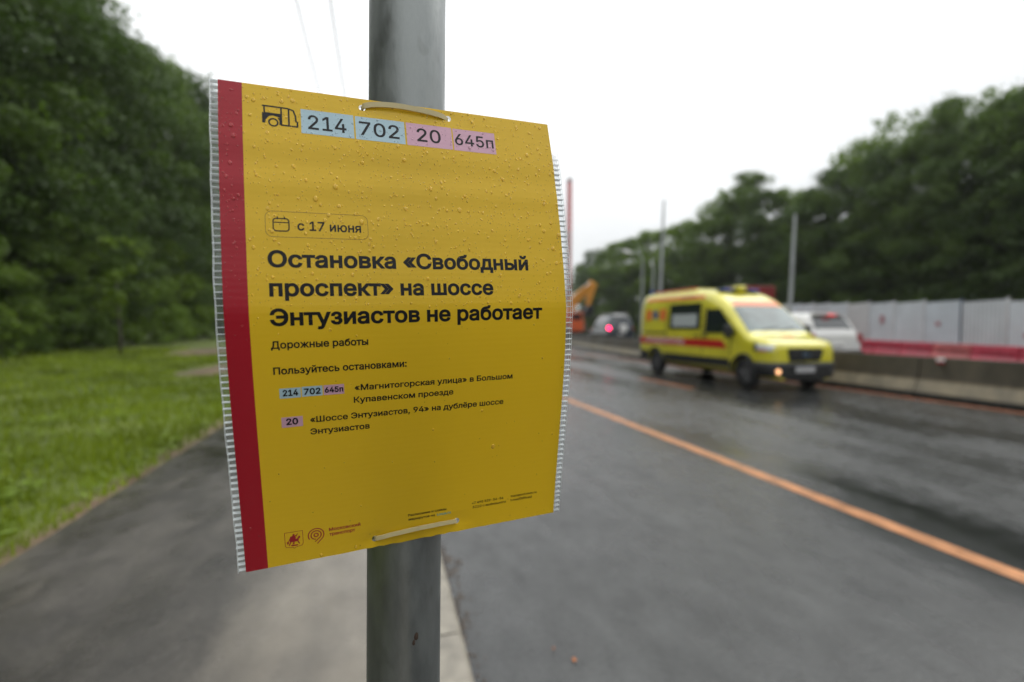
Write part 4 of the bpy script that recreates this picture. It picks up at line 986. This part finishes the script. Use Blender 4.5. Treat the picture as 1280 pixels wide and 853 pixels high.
H.top('windscreen', [(1.0, -.88), (1.0, .88), (1.67, .78), (1.67, -.78)], wind_m, am, .008)
H.top('windscreen_header', [(1.69, -.74), (1.69, .74), (1.88, .70), (1.88, -.70)], amb_o, am, .006)
H.top('bonnet_emblem', [(.55, -.18), (.55, .18), (.72, .18), (.72, -.18)], amb_o, am, .004)
for x0_, x1_ in ((-.5, .02), (.05, .55)): b = MB(); b.tube([(x0_, .99, H.Z(.99, 0)+.02), (x1_, 1.08, H.Z(1.08, 0)+.02)], .012, 6); b.build('wiper', dark_m, am)
# roof gear
zr = H.Z(2.35, 0)
lb = MB(); lb.box((0, 2.42, zr+.06), (1.2, .24, .07), bev=.03); lbo = lb.build('light_bar', dark_m, am, smooth=True)
for sx in (-1, 1): b = MB(); b.box((sx*.42, 2.42, zr+.065), (.34, .25, .08), bev=.03); b.build('blue_lens', amb_b, lbo, smooth=True)
b = MB(); b.box((-.02, 2.36, zr+.11), (.26, .28, .17), bev=.05); b.build('siren_housing', amb_y, am, smooth=True)
b = MB(); b.box((0, 4.35, 2.56), (1.2, 1.2, .08), bev=.03); b.build('roof_vent', amb_y, am)
for sx in (-.75, .75):
    b = MB(); b.tube([(sx, 5.45, 2.52), (sx, 5.45, 2.60), (sx, 5.45, 2.64)], [.06, .055, .03], 14); b.build('rear_beacon', amb_b, am)
    b = MB(); b.box((sx, 4.2, 2.545), (.05, 2.1, .05), bev=.01); b.build('roof_strip', amb_r, am)
    b = MB(); b.box((sx*1.12, 5.77, 1.25), (.12, .04, .5), bev=.01); b.build('tail_light', amb_r, am)
b = MB(); b.box((0, 5.79, .48), (1.9, .12, .2), bev=.03); b.build('rear_bumper', dark_m, am)
for sx in (-.45, .45): b = MB(); b.box((sx, 5.76, 1.85), (.7, .02, .5), bev=.01); b.build('rear_window', glass_m, am)
for sx in (-.35, .35):
    b = MB(); b.box((sx, 1.75, 1.35), (.45, .15, .55), bev=.05); b.build('seat', black_m, am)

# the nose is shorter than the laid out profile: compress everything ahead of the bonnet hinge
for c_ in list(kids(am)):
    for o_ in [c_]+kids(c_):
        if o_.name.startswith(('wheel', 'rim')): continue
        for v_ in o_.data.vertices:
            if v_.co.y < .95: v_.co.y = .24+v_.co.y*(.71/.95)
        o_.data.update()
# ---- cars behind the barrier, all seen from the rear; s=0 is the tail
def suv(label, loc, rz, paint, Hc, L, spare=False, lit='left', stop=False, hatch_z=(1.05, 1.5), w=.93, roof=None):
    k = Hc/1.75
    h = Hull(L, [(0, 1.02*k), (.04, 1.12*k), (.10, 1.2*k), (.35, 1.62*k), (.55, 1.71*k), (1.2, 1.75*k), (2.2, 1.73*k), (2.7, 1.62*k), (3.35, 1.18*k), (3.6, 1.10*k), (L-.25, .98*k), (L-.05, .88*k), (L, .75*k)],
             [(0, w*.93), (.06, w*.98), (.3, w), (L-.5, w), (L-.1, w*.9), (L, w*.8)], [(0, .38), (.5, .28), (L-.5, .26), (L, .3)], n=5, taper=(1.0*k, .20, .8))
    if spare: h.zt = [(0, 1.0*k), (.04, 1.1*k), (.10, 1.3*k), (.22, 1.66*k), (.5, 1.74*k), (2.9, 1.73*k), (3.35, 1.5*k), (3.8, 1.14*k), (4.1, 1.06*k), (L-.25, .98*k), (L-.05, .88*k), (L, .75*k)]
    t = thing('suv', label, 'car', loc, rz)
    h.body([0, .02, .06, .10, .2, .28, .35, .45, .55, .8, 1.2, 1.8, 2.2, 2.45, 2.7, 2.9, 3.1, 3.35, 3.6, 3.8, 4, L-.25, L-.1, L-.05, L], paint, t, cuts=((.82, .36, .40), (L-.85, .36, .40)))
    b = MB(); b.box((0, L/2, .42), (1.1, L-.6, .3)); b.build('underbody', black_m, t)
    for s in (.82, L-.85):
        for sg in (-1, 1): wheel(t, sg*(w-.10), s, .35, .22, sg)
    for sg in (-1, 1):
        for a, c in ((.75, 1.4), (1.48, 2.3), (2.36, 2.95)):
            h.side('side_window', [(a-.05 if a > .8 else a+.1, 1.10*k), (c if c < 2.9 else 3.15, 1.10*k), (c-(.0 if c < 2.9 else .15), 1.52*k), (a, 1.52*k)], glass_m, t, sg, .006)
        lm = mat('tail_lamp_lit', (.6, .01, .05), .3, emit=(1, .02, .12), es=14) if (lit == 'left' and sg < 0) else mat('tail_lamp', (.32, .01, .015), .2, coat=.6)
        b = MB(); b.box((sg*(w-.10), .03, .98*k), (.16, .10, .26 if lit != 'left' else .15), bev=.02); b.build('tail_lamp', lm, t)
        b = MB(); b.box((sg*(w+.06), 2.95, 1.15*k), (.2, .1, .15), bev=.03); b.build('mirror', dark_m, t)
    h.top('rear_window', [(.125, -.68), (.125, .68), (.33, .60), (.33, -.60)], glass_m, t, .008)
    b = MB(); b.box((0, .34, 1.665*k), (1.2, .22, .04), bev=.015); b.build('spoiler', paint, t)
    if roof: h.top('roof_panel', [(.24, -w*.80), (.24, w*.80), (2.95, w*.80), (2.95, -w*.80)], roof, t, .012)
    if stop: b = MB(); b.box((0, .21, 1.645*k), (.26, .05, .025)); b.build('brake_light', mat('brake_light_lit', (.8, .02, .02), .3, emit=(1, .03, .03), es=1.2), t)
    b = MB(); b.box((0, -.02, .55), (w*1.9, .14, .22), bev=.04); b.build('rear_bumper', dark_m, t)
    b = MB(); b.box((0, -.02, .85), (.52, .03, .12), bev=.004); b.build('number_plate', white_p, t)
    if spare:
        b = MB(); b.tube([(.1, .06, .98*k), (.1, -.16, .98*k)], .34, 32); sp_ = b.build('spare_wheel', tyre_m, t); autosmooth(sp_); b = MB(); b.tube([(.1, -.16, .98*k), (.1, -.185, .98*k)], [.30, .26], 32); b.build('wheel_cover', white_p, sp_)
    return t
white_car = mat('white_car_paint', (.62, .62, .60), .25, coat=.8); grey_car = mat('blue_grey_car_paint', (.025, .035, .045), .25, .4, coat=.8); dkblue = mat('dark_blue_car_paint', (.02, .025, .05), .25, coat=.8)
suv('white hatchback seen from behind, between the ambulance and the red barriers', (13.55, 11.7, .12), radians(-4), white_car, 1.86, 4.4, lit='none', stop=True, w=.95)
wtop = mat('white_roof_paint', (.66, .66, .65), .25, coat=.8)
t = suv('blue-grey off-road car with white roof and a spare wheel on its tail', (16.6, 31.2, .12), radians(-8), grey_car, 2.28, 5.0, spare=True, lit='left', w=1.0, roof=wtop)
b = MB(); b.box((0, 1.55, 2.30), (1.30, 2.2, .05), bev=.02); b.build('roof_rack', wtop, t)
t = suv('dark blue car ahead of the white-roofed one, partly hidden by the notice edge', (16.3, 42.5, .12), radians(-10), dkblue, 1.8, 4.4, lit='none')

# ---- red lorry beyond the ambulance
trk_r = mat('lorry_red', (.20, .012, .012), .4, var=.2, scale=1.5, coat=.3)
pc = atx(973, 366, 24.5); T0 = Vector((pc.x-1.25, pc.y, .12)); ztop = pc.z+.45
t = thing('tipper_lorry', 'dark red tipper lorry standing beyond the ambulance', 'lorry', T0, radians(-14)); hh = ztop-.12
b = MB(); b.box((0, 3.1, (1.15+hh)/2), (2.35, 5.0, hh-1.15), bev=.05); bx_ = b.build('tipper_body', trk_r, t)
for q in range(5): b = MB(); b.box((-1.20, .9+q*1.05, (1.2+hh)/2), (.08, .12, hh-1.25), bev=.015); b.build('side_rib', trk_r, bx_)
for q in (-.75, 0, .75): b = MB(); b.box((q, .58, (1.2+hh)/2), (.12, .08, hh-1.3), bev=.015); b.build('tailgate_rib', trk_r, bx_)
b = MB(); b.prism([(6.1, .7), (8.1, .7), (8.1, 1.7), (7.8, 2.9), (6.1, 2.95)], -1.15, 1.15); fixn(b.build('cab', trk_r, t))
for sg in (-1, 1): b = MB(); b.box((sg*1.155, 7.1, 2.25), (.02, 1.0, .75), bev=.01); b.build('cab_window', glass_m, t)
b = MB(); b.box((0, 4, .85), (.9, 7.6, .28)); b.build('chassis', black_m, t)
for s in (1.4, 2.7, 6.9):
    for sg in (-1, 1): wheel(t, sg*.98, s, .5, .32, sg)
b = MB(); b.box((0, .52, .75), (2.2, .08, .12)); b.build('rear_bumper', dark_m, t)
for sg in (-1, 1): b = MB(); b.box((sg*.9, .47, .78), (.3, .04, .12)); b.build('tail_light', amb_r, t)

# ---- excavator
ex_m = mat('excavator_orange', (.60, .26, .03), .4, var=.1, scale=2); exr = mat('excavator_red_orange', (.60, .10, .02), .4, var=.12, scale=2)
EZ = 48.; base = EYE+ray(703, 409)*EZ; base.z = .12
t = thing('excavator', 'orange tracked excavator with raised boom beside the notice edge', 'excavator', base)
def exq(px, py): q = EYE+ray(px, py)*EZ-base; return q
for sg in (-1, 1):
    b = MB(); pr = [(-1.7, .35), (-1.45, .05), (1.45, .05), (1.7, .35), (1.5, .75), (-1.5, .75)]; b.prism([(a, c) for a, c in pr], sg*1.0-.28, sg*1.0+.28, axis='y'); b.build('track', black_m, t)
b = MB(); b.box((0, 0, .62), (1.6, 1.5, .35), bev=.05); b.build('undercarriage', dark_m, t)
b = MB(); b.box((.0, 0, 1.55), (3.6, 2.5, 1.2), bev=.15); b.build('house', exr, t)
b = MB(); b.box((-1.15, .3, 1.95), (1.1, 1.6, 1.0), bev=.12); b.build('engine_cover', exr, t)
b = MB(); b.box((1.0, -.7, 2.0), (1.35, 1.05, 1.65), bev=.12); cb = b.build('cab', exr, t); b = MB(); b.box((1.0, -1.235, 2.25), (1.0, .02, .85), bev=.01); b.build('cab_window', glass_m, cb)
b = MB(); b.box((1.69, -.7, 2.25), (.02, .8, .95), bev=.01); b.build('cab_window', glass_m, cb)
def beam(name, pts, ws, th, m, parent=t):
    b = MB(); n_ = len(pts); v = []; f = []
    for i, p_ in enumerate(pts):
        d = (pts[min(i+1, n_-1)]-pts[max(0, i-1)]).normalized(); s_ = Vector((d.z, 0, -d.x))
        s_.y = 0; s_.normalize(); yv = Vector((0, 1, 0))
        v += [p_+s_*ws[i]/2+yv*th/2, p_-s_*ws[i]/2+yv*th/2, p_-s_*ws[i]/2-yv*th/2, p_+s_*ws[i]/2-yv*th/2]
        if i: k_ = 4*i; f += [[k_-4+q, k_-4+(q+1) % 4, k_+(q+1) % 4, k_+q] for q in range(4)]
    f += [[0, 1, 2, 3], [4*n_-1, 4*n_-2, 4*n_-3, 4*n_-4]]; return fixn(mesh_obj(name, v, f, m, parent))
beam('boom', [exq(709, 391), exq(715, 379), exq(726, 368), exq(741, 355)], [.5, .85, .8, .45], .45, ex_m)
beam('stick', [exq(737, 352), exq(741.5, 356), exq(737, 370), exq(734.5, 383)], [.3, .75, .6, .3], .35, ex_m)
bk = beam('bucket', [exq(735, 382), exq(736, 388), exq(731, 393)], [.5, .9, .5], 1.0, dark_m)
b = MB(); b.tube([exq(716, 384), exq(727, 371)], [.11, .09], 10); b.build('boom_ram', chrome_m, t); b = MB(); b.tube([exq(727, 364), exq(737, 353.5)], [.10, .08], 10); b.build('stick_ram', chrome_m, t)

# ---- drilling rig mast
rg = EYE+ray(710, 409)*58; rg.z = .12
t = thing('drilling_rig', 'tall thin drilling rig mast, red on top, right beside the notice edge', 'drilling rig', rg)
mast_r = mat('mast_red', (.55, .05, .04), .5); mast_g = mat('mast_grey_brown', (.22, .16, .14), .6, var=.3, scale=1)
def rq(py): return (EYE+ray(710, py)*58-rg).z
for nm, z0, z1, m_ in (('upper_mast', rq(290), rq(228), mast_r), ('lower_mast', 1.5, rq(290), mast_g)):
    b = MB()
    for sx, sy in ((-1, -1), (1, -1), (1, 1), (-1, 1)): b.tube([(sx*.2, sy*.2, z0), (sx*.2, sy*.2, z1)], .06, 6)
    nb_ = int((z1-z0)/.8)
    for q in range(nb_):
        a = z0+(z1-z0)*q/nb_; c = z0+(z1-z0)*(q+1)/nb_
        for (p_, r_) in (((-.2, -.2), (.2, -.2)), ((.2, -.2), (.2, .2)), ((.2, .2), (-.2, .2)), ((-.2, .2), (-.2, -.2))): b.tube([(*p_, a), (*r_, c)], .035, 5)
    b.build(nm, m_, t)
b = MB(); b.tube([(0, -.3, 1.5), (0, -.3, rq(232))], .11, 10); b.build('kelly_bar', mast_r, t)
b = MB(); b.box((0, 0, rq(227)), (.5, .6, .35), bev=.05); b.build('crown_block', mast_g, t)
b = MB(); b.box((-.8, 0, 1.5), (3.6, 2.6, 1.5), bev=.15); b.build('rig_house', exr, t)
for sg in (-1, 1): b = MB(); b.prism([(-2.2, .35), (-1.9, .05), (1.9, .05), (2.2, .35), (1.9, .8), (-1.9, .8)], sg*1.1-.3, sg*1.1+.3, axis='y'); b.build('track', black_m, t)

# =================================================================== TREES
bark_m = mat('bark', (.055, .045, .035), .9, var=.4, scale=6, bump=.6, bscale=20); pbark = mat('pale_bark', (.16, .15, .125), .85, var=.4, scale=8)
leaf = [leafy('leaves_dark', (.060, .105, .018), .55, trans=.28, scale=.3), leafy('leaves_mid', (.092, .150, .022), .5, trans=.34, scale=.3), leafy('leaves_light', (.13, .20, .026), .5, trans=.38, scale=.4), leafy('leaves_fresh', (.16, .24, .024), .45, trans=.36, scale=.6)]
def crown_mesh(seed, m, n_leaf=9000, clumps=46, leaf_s=.030, sparse=0., low=0.0, narrow=1.):
    """unit crown: height 1 (z 0..1), radius about .32; many leaf quads in clumps round the limbs"""
    g = np.random.default_rng(seed); cs = []; rs = []
    while len(cs) < clumps:
        z = low+(1-low)*g.random()**.85; R = .33*narrow*(sin(pi*min(1, (z*.86+.10)))**.65)
        a = g.random()*2*pi; rr = R*sqrt(g.random())*1.0; c = np.array([rr*cos(a), rr*sin(a), z]); cs.append(c); rs.append(g.uniform(.03, .085)*(.72 if clumps > 60 else 1)*(1-sparse*.3))
    cs = np.array(cs); rs = np.array(rs); k = g.choice(len(cs), n_leaf, p=rs**2/np.sum(rs**2))
    d = g.normal(size=(n_leaf, 3)); d /= np.linalg.norm(d, axis=1)[:, None]; rad = rs[k]*(.55+.6*g.random(n_leaf)**.6)*np.where(g.random(n_leaf) < .30, 1+1.1*g.random(n_leaf), 1)
    P = cs[k]+d*rad[:, None]*np.array([1, 1, .72]); P[:, 2] = np.clip(P[:, 2], 0, None)
    nrm = d*.6+g.normal(size=(n_leaf, 3))*.55+np.array([0, 0, .35]); nrm /= np.linalg.norm(nrm, axis=1)[:, None]
    t = np.cross(nrm, g.normal(size=(n_leaf, 3))); t /= np.linalg.norm(t, axis=1)[:, None]; b_ = np.cross(nrm, t); s = leaf_s*(.45+.75*g.random(n_leaf))[:, None]*.5
    V = np.stack([P-t*s, P+b_*s*.55, P+t*s, P-b_*s*.55], 1).reshape(-1, 3); Fq = np.arange(n_leaf*4).reshape(-1, 4)
    me = bpy.data.meshes.new('crown'); me.vertices.add(len(V)); me.vertices.foreach_set('co', V.ravel()); me.loops.add(len(Fq)*4); me.loops.foreach_set('vertex_index', Fq.ravel().astype(np.int32)); me.polygons.add(len(Fq)); me.polygons.foreach_set('loop_start', (np.arange(len(Fq))*4).astype(np.int32)); me.polygons.foreach_set('loop_total', np.full(len(Fq), 4, np.int32)); me.update(); me.validate(); me.materials.append(m)
    return me, cs
def trunk_mesh(seed, cs, m, r=.016, base=-.28):
    g = random.Random(seed); b = MB(); top = Vector((0, 0, .82)); pts = [Vector((0, 0, base)), Vector((g.uniform(-.01, .01), g.uniform(-.01, .01), 0)), Vector((g.uniform(-.02, .02), g.uniform(-.02, .02), .4)), top]
    b.tube([pts[0]-Vector((0, 0, .02))]+pts, [r*1.6, r*1.25, r, r*.62, r*.15], 9)
    for i in range(16):
        c = Vector(cs[g.randrange(len(cs))]); z0 = max(-.05, c.z-g.uniform(.12, .3)); f_ = (z0-base)/(.82-base); s_ = Vector((0, 0, z0)); mid = (s_+c)/2+Vector((0, 0, -.02)); r1 = r*.5*(1-f_*.7)
        b.tube([s_, mid, c], [r1, r1*.6, r1*.2], 6, cap=False)
    me = bpy.data.meshes.new('trunk'); me.from_pydata([tuple(v) for v in b.v], [], b.f); me.materials.append(m); me.polygons.foreach_set('use_smooth', [True]*len(me.polygons)); me.update(); return me
KINDS = {}
for nm, li, sp_, n_, cl, ls in (('dark', 0, 0, 26000, 150, .019), ('mid', 1, 0, 24000, 140, .019), ('light', 2, .1, 21000, 120, .019), ('sparse', 2, .5, 9000, 80, .019)):
    KINDS[nm] = []
    for sd_ in range(2):
        me, cs = crown_mesh(hash(nm) % 97*0+{'dark': 10, 'mid': 20, 'light': 30, 'sparse': 40}[nm]+sd_, leaf[li], n_, cl, ls, sp_, narrow=1. if nm != 'sparse' else .9); KINDS[nm].append((me, trunk_mesh(sd_+5, cs, bark_m)))
BUSH = []
for sd_ in range(2):
    for li in (1, 2, 3):
        me, cs = crown_mesh(60+sd_*3+li, leaf[li], 12000, 58, .032, 0, narrow=1.5); BUSH.append((me, trunk_mesh(9+sd_, cs, bark_m, .012, -.06)))
tg = random.Random(31)
def tree(px, py_top, lat, kind, label, group, crown_frac=.80, wide=1., z0=.2, name='tree'):
    p = atx(px, 409, lat); bs = Vector((p.x, p.y, z0)); Z = (p-EYE).dot(FW); H_ = (EYE+ray(px, py_top)*Z).z-z0
    return tree_at(bs, H_, kind, label, group, crown_frac, wide, name)
def tree_at(bs, H_, kind, label, group, crown_frac=.8, wide=1., name='tree'):
    cm, tm = kind if isinstance(kind, tuple) else tg.choice(KINDS[kind]); hc = H_*crown_frac; zc = H_-hc
    t = thing(name, label, 'tree' if name == 'tree' else 'bush', bs, tg.uniform(0, 6.28), group)
    c = bpy.data.objects.new('crown', cm); COL.objects.link(c); c.parent = t; c.location = (0, 0, zc); w = hc*wide; c.scale = (w, w*tg.uniform(.9, 1.1), hc*.96)
    k = bpy.data.objects.new('trunk', tm); COL.objects.link(k); k.parent = t; k.location = (0, 0, zc); k.scale = (w, w, hc*.96 if zc < .01 else max(hc*.96, (zc+.3)/.28)); 
    return t
NAMES = {'dark': 'dark green broad-leaved tree', 'mid': 'mid green broad-leaved tree', 'light': 'lighter green broad-leaved tree', 'sparse': 'thin-crowned tree with sky showing through'}
RT_ = [(727, 330, 47, 'mid', .9), (742, 312, 44, 'dark', 1), (757, 312, 43, 'mid', 1), (774, 300, 42, 'light', 1), (792, 296, 42, 'mid', 1), (812, 288, 41, 'light', 1), (834, 284, 41, 'light', 1), (858, 276, 41, 'light', 1.1), (884, 272, 40, 'mid', 1),
       (908, 228, 41, 'sparse', .9), (914, 246, 40, 'mid', .9), (934, 214, 40, 'mid', .9), (958, 236, 40, 'dark', .9), (982, 232, 41, 'sparse', .9), (990, 262, 40, 'dark', 1), (1012, 240, 40, 'mid', .9), (1040, 214, 39, 'dark', 1),
       (1066, 176, 41, 'sparse', .8), (1074, 192, 39, 'mid', .9), (1104, 132, 40, 'sparse', .75), (1112, 178, 38, 'dark', .9), (1140, 176, 38, 'mid', .85), (1166, 152, 40, 'sparse', .8), (1188, 120, 38, 'mid', .8), (1212, 150, 37, 'dark', .85),
       (1236, 104, 38, 'sparse', .8), (1256, 116, 37, 'mid', .8), (1296, 108, 37, 'dark', .85), (1345, 70, 37, 'mid', .85), (1410, 40, 37, 'dark', .9)]
for i, (px, py, lat, kd, wd) in enumerate(RT_):
    where = 'behind the excavator' if px < 760 else ('left of and above the ambulance' if px < 900 else ('above the ambulance roof' if px < 1020 else 'behind the grey site fence'))
    reg(tree(px, py, lat, kd, 'tree', 'trees', wide=wd*1.05), px, 'tall '+NAMES[kd], where)
for i in range(26):     # lower growth in front of and between the trees
    px = 735+i*23+tg.uniform(-8, 8); f_ = (px-735)/560; kd = 'dark' if tg.random() < .6 else 'mid'
    py = 405-(405-(330-f_*150))*tg.uniform(.72, .92); where = 'left of and above the ambulance' if px < 900 else ('above the ambulance roof' if px < 1020 else 'behind the grey site fence')
    reg(tree(px, py, 37.5+8*(1-f_)*.4, kd, 'tree', 'trees', .96, 1.15), px, 'low '+NAMES[kd], where)
for i in range(18):
    px = 740+i*34; reg(tree(px, 372-(px-740)*.02, 36.0+6*(1-i/18)*.5, BUSH[i % 2*3], 'bush', 'bushes', 1.0, 1.3, name='bush'), px, 'dark undergrowth bush', 'at the foot of the trees behind the fence' if px > 985 else ('hidden behind the ambulance' if px > 800 else 'at the foot of the trees left of the ambulance'))
# left hand wood
LT_ = [(-190, -260, -17, 'dark', 1), (-110, -190, -17, 'mid', 1), (-40, -150, -17, 'dark', 1), (25, -95, -17.5, 'dark', .95), (78, -40, -17, 'mid', .9), (112, 4, -16.5, 'sparse', .8), (122, 34, -16, 'dark', .9), (160, 52, -17, 'dark', .85), (193, 62, -17.5, 'sparse', .7), (203, 84, -16, 'mid', .85), (232, 96, -17.5, 'dark', .85),
       (255, 120, -16.5, 'mid', .85), (275, 140, -17, 'dark', .9), (297, 166, -16.5, 'mid', .9), (325, 196, -17, 'dark', .9), (350, 228, -17, 'mid', .9), (380, 262, -17, 'dark', .9), (410, 302, -17, 'mid', 1), (440, 345, -18, 'dark', 1)]
for i, (px, py, lat, kd, wd) in enumerate(LT_):
    where = 'left of the notice top' if 180 < px < 280 else ('at the far left edge' if px <= 130 else ('in the left hand wood' if px < 280 else 'hidden behind the notice'))
    reg(tree(px, py, lat, kd, 'tree', 'trees', .88, wd, z0=.25), px, 'tall '+NAMES[kd], where if px > -20 else 'hidden beyond the left edge')
for i, (px, py, lat, kd) in enumerate([(-60, 60, -14.5, 'mid'), (5, 90, -14.6, 'dark'), (60, 150, -14.4, 'mid'), (35, 225, -13.6, 'light'), (105, 170, -14.8, 'dark'), (100, 205, -13.6, 'mid'), (170, 190, -14.8, 'dark'), (215, 200, -15, 'mid'), (245, 215, -15, 'dark'), (280, 240, -15, 'mid'), (320, 270, -15, 'dark')]):
    reg(tree(px, py, lat, kd, 'tree', 'trees', .95, 1.0, z0=.2), px, 'mid-height '+NAMES[kd], 'at the front of the left wood' if px < 275 else 'hidden behind the notice')
for i, (px, py, lat, bi, wd) in enumerate([(-30, 300, -12.6, 1, .9), (14, 330, -12.8, 0, 1), (50, 350, -13.3, 1, 1), (90, 320, -13.4, 0, .9), (128, 262, -13.4, 4, .62), (168, 318, -13.6, 1, 1), (196, 292, -13.8, 2, .7), (225, 318, -14.0, 4, .8), (248, 300, -14.2, 5, .7), (272, 330, -14.4, 1, .9), (300, 330, -14.5, 4, .9), (340, 345, -14.5, 1, .9), (60, 285, -13.9, 3, .8), (0, 380, -11.6, 2, .8)]):
    lb = ['mid green', 'light green', 'fresh yellow-green'][bi % 3]+' bush at the edge of the left wood'
    reg(tree(px, py, lat, BUSH[bi], 'bush', 'bushes', 1.0, wd, z0=.15, name='bush'), px, lb.split(' at')[0], 'at the edge of the left wood' if px < 275 else 'hidden behind the notice')
number_rows()
# the same woods go on behind the viewer on both sides of the road; nobody could count them
V_ = []; F_ = []; g = np.random.default_rng(8)
spots = [(-17-g.random()*4, y, 16+g.random()*3) for y in np.arange(14, -60, -4.2)]+[(-24-g.random()*6, y, 17) for y in np.arange(-2, -60, -7)]+[(38+g.random()*5, y, 16+g.random()*2) for y in np.arange(6, -60, -5.5)]+[(x, -62-g.random()*6, 15+g.random()*3) for x in np.arange(-12, 40, 6) if not 2 < x < 20]
base_me, _c = crown_mesh(91, leaf[0], 2600, 40, .062); co = np.empty(len(base_me.vertices)*3); base_me.vertices.foreach_get('co', co); co = co.reshape(-1, 3)
allv = []
for (x, y, h_) in spots:
    a = g.random()*6.28; q = co*np.array([h_*.95, h_*.95, h_]); allv.append(np.stack([q[:, 0]*cos(a)-q[:, 1]*sin(a)+x, q[:, 0]*sin(a)+q[:, 1]*cos(a)+y, q[:, 2]+.2], 1))
allv = np.concatenate(allv); nf = len(allv)//4
me = bpy.data.meshes.new('wood'); me.vertices.add(len(allv)); me.vertices.foreach_set('co', allv.ravel()); me.loops.add(nf*4); me.loops.foreach_set('vertex_index', np.arange(nf*4, dtype=np.int32)); me.polygons.add(nf); me.polygons.foreach_set('loop_start', (np.arange(nf)*4).astype(np.int32)); me.polygons.foreach_set('loop_total', np.full(nf, 4, np.int32)); me.update(); me.materials.append(leaf[0])
o = bpy.data.objects.new('wood', me); COL.objects.link(o); tag(o, 'dense green wood continuing along both sides of the road behind the viewer', 'wood'); o['kind'] = 'stuff'
p = ground(150, 438, .2)
ym, cs = crown_mesh(77, leaf[3], 1500, 16, .06, .5, narrow=.9)
t = thing('sapling', 'slim young tree with pale trunk standing alone before the left wood', 'tree', (p.x*.86, p.y*.86, .15)); c = bpy.data.objects.new('crown', ym); COL.objects.link(c); c.parent = t; c.location = (0, 0, 1.6); c.scale = (3.2, 3.2, 3.6)
b = MB(); b.tube([(0, 0, -.05), (.03, 0, .8), (-.05, .03, 1.9), (-.1, .02, 3.4)], [.06, .05, .04, .015], 10); b.build('trunk', bark_m, t, smooth=True)

# a few fallen leaves and pebbles
lf_m = mat('fallen_leaf', (.50, .17, .04), .5, var=.3, scale=40)
for px, py, sz, lb in ((718, 826, .013, 'orange fallen leaf on the wet road near the bottom edge'), (692, 812, .007, 'tiny brown leaf beside the orange one on the road')):
    q = ground(px, py, .004); b = MB(); n_ = 10; pts = [(sz*cos(a*2*pi/n_)*(1.2 if a % 2 else .8), sz*.7*sin(a*2*pi/n_)*(1.1 if a % 2 else .85), .003+.002*((a*3) % 4)) for a in range(n_)]+[(0, 0, .001)]
    b.add(pts, [[a, (a+1) % n_, n_] for a in range(n_)]); o = b.build('fallen_leaf', lf_m); o.location = q; o.rotation_euler = (0, 0, px); tag(o, lb, 'leaf')

# =================================================================== RAINY AIR
hz = bpy.data.materials.new('rain_haze'); hz.use_nodes = True; n = hz.node_tree; n.nodes.remove(n.nodes['Principled BSDF'])
pv = n.nodes.new('ShaderNodeVolumePrincipled'); pv.inputs['Color'].default_value = (.93, .95, .96, 1); pv.inputs['Density'].default_value = .0004; pv.inputs['Anisotropy'].default_value = .2
n.links.new(pv.outputs[0], n.nodes['Material Output'].inputs['Volume'])
b = MB(); b.box((0, 150, 19), (1010, 910, 42.2)); o = b.build('haze', hz, kind='stuff'); o['label'] = 'thin grey rainy air over the whole road'; o['category'] = 'haze'
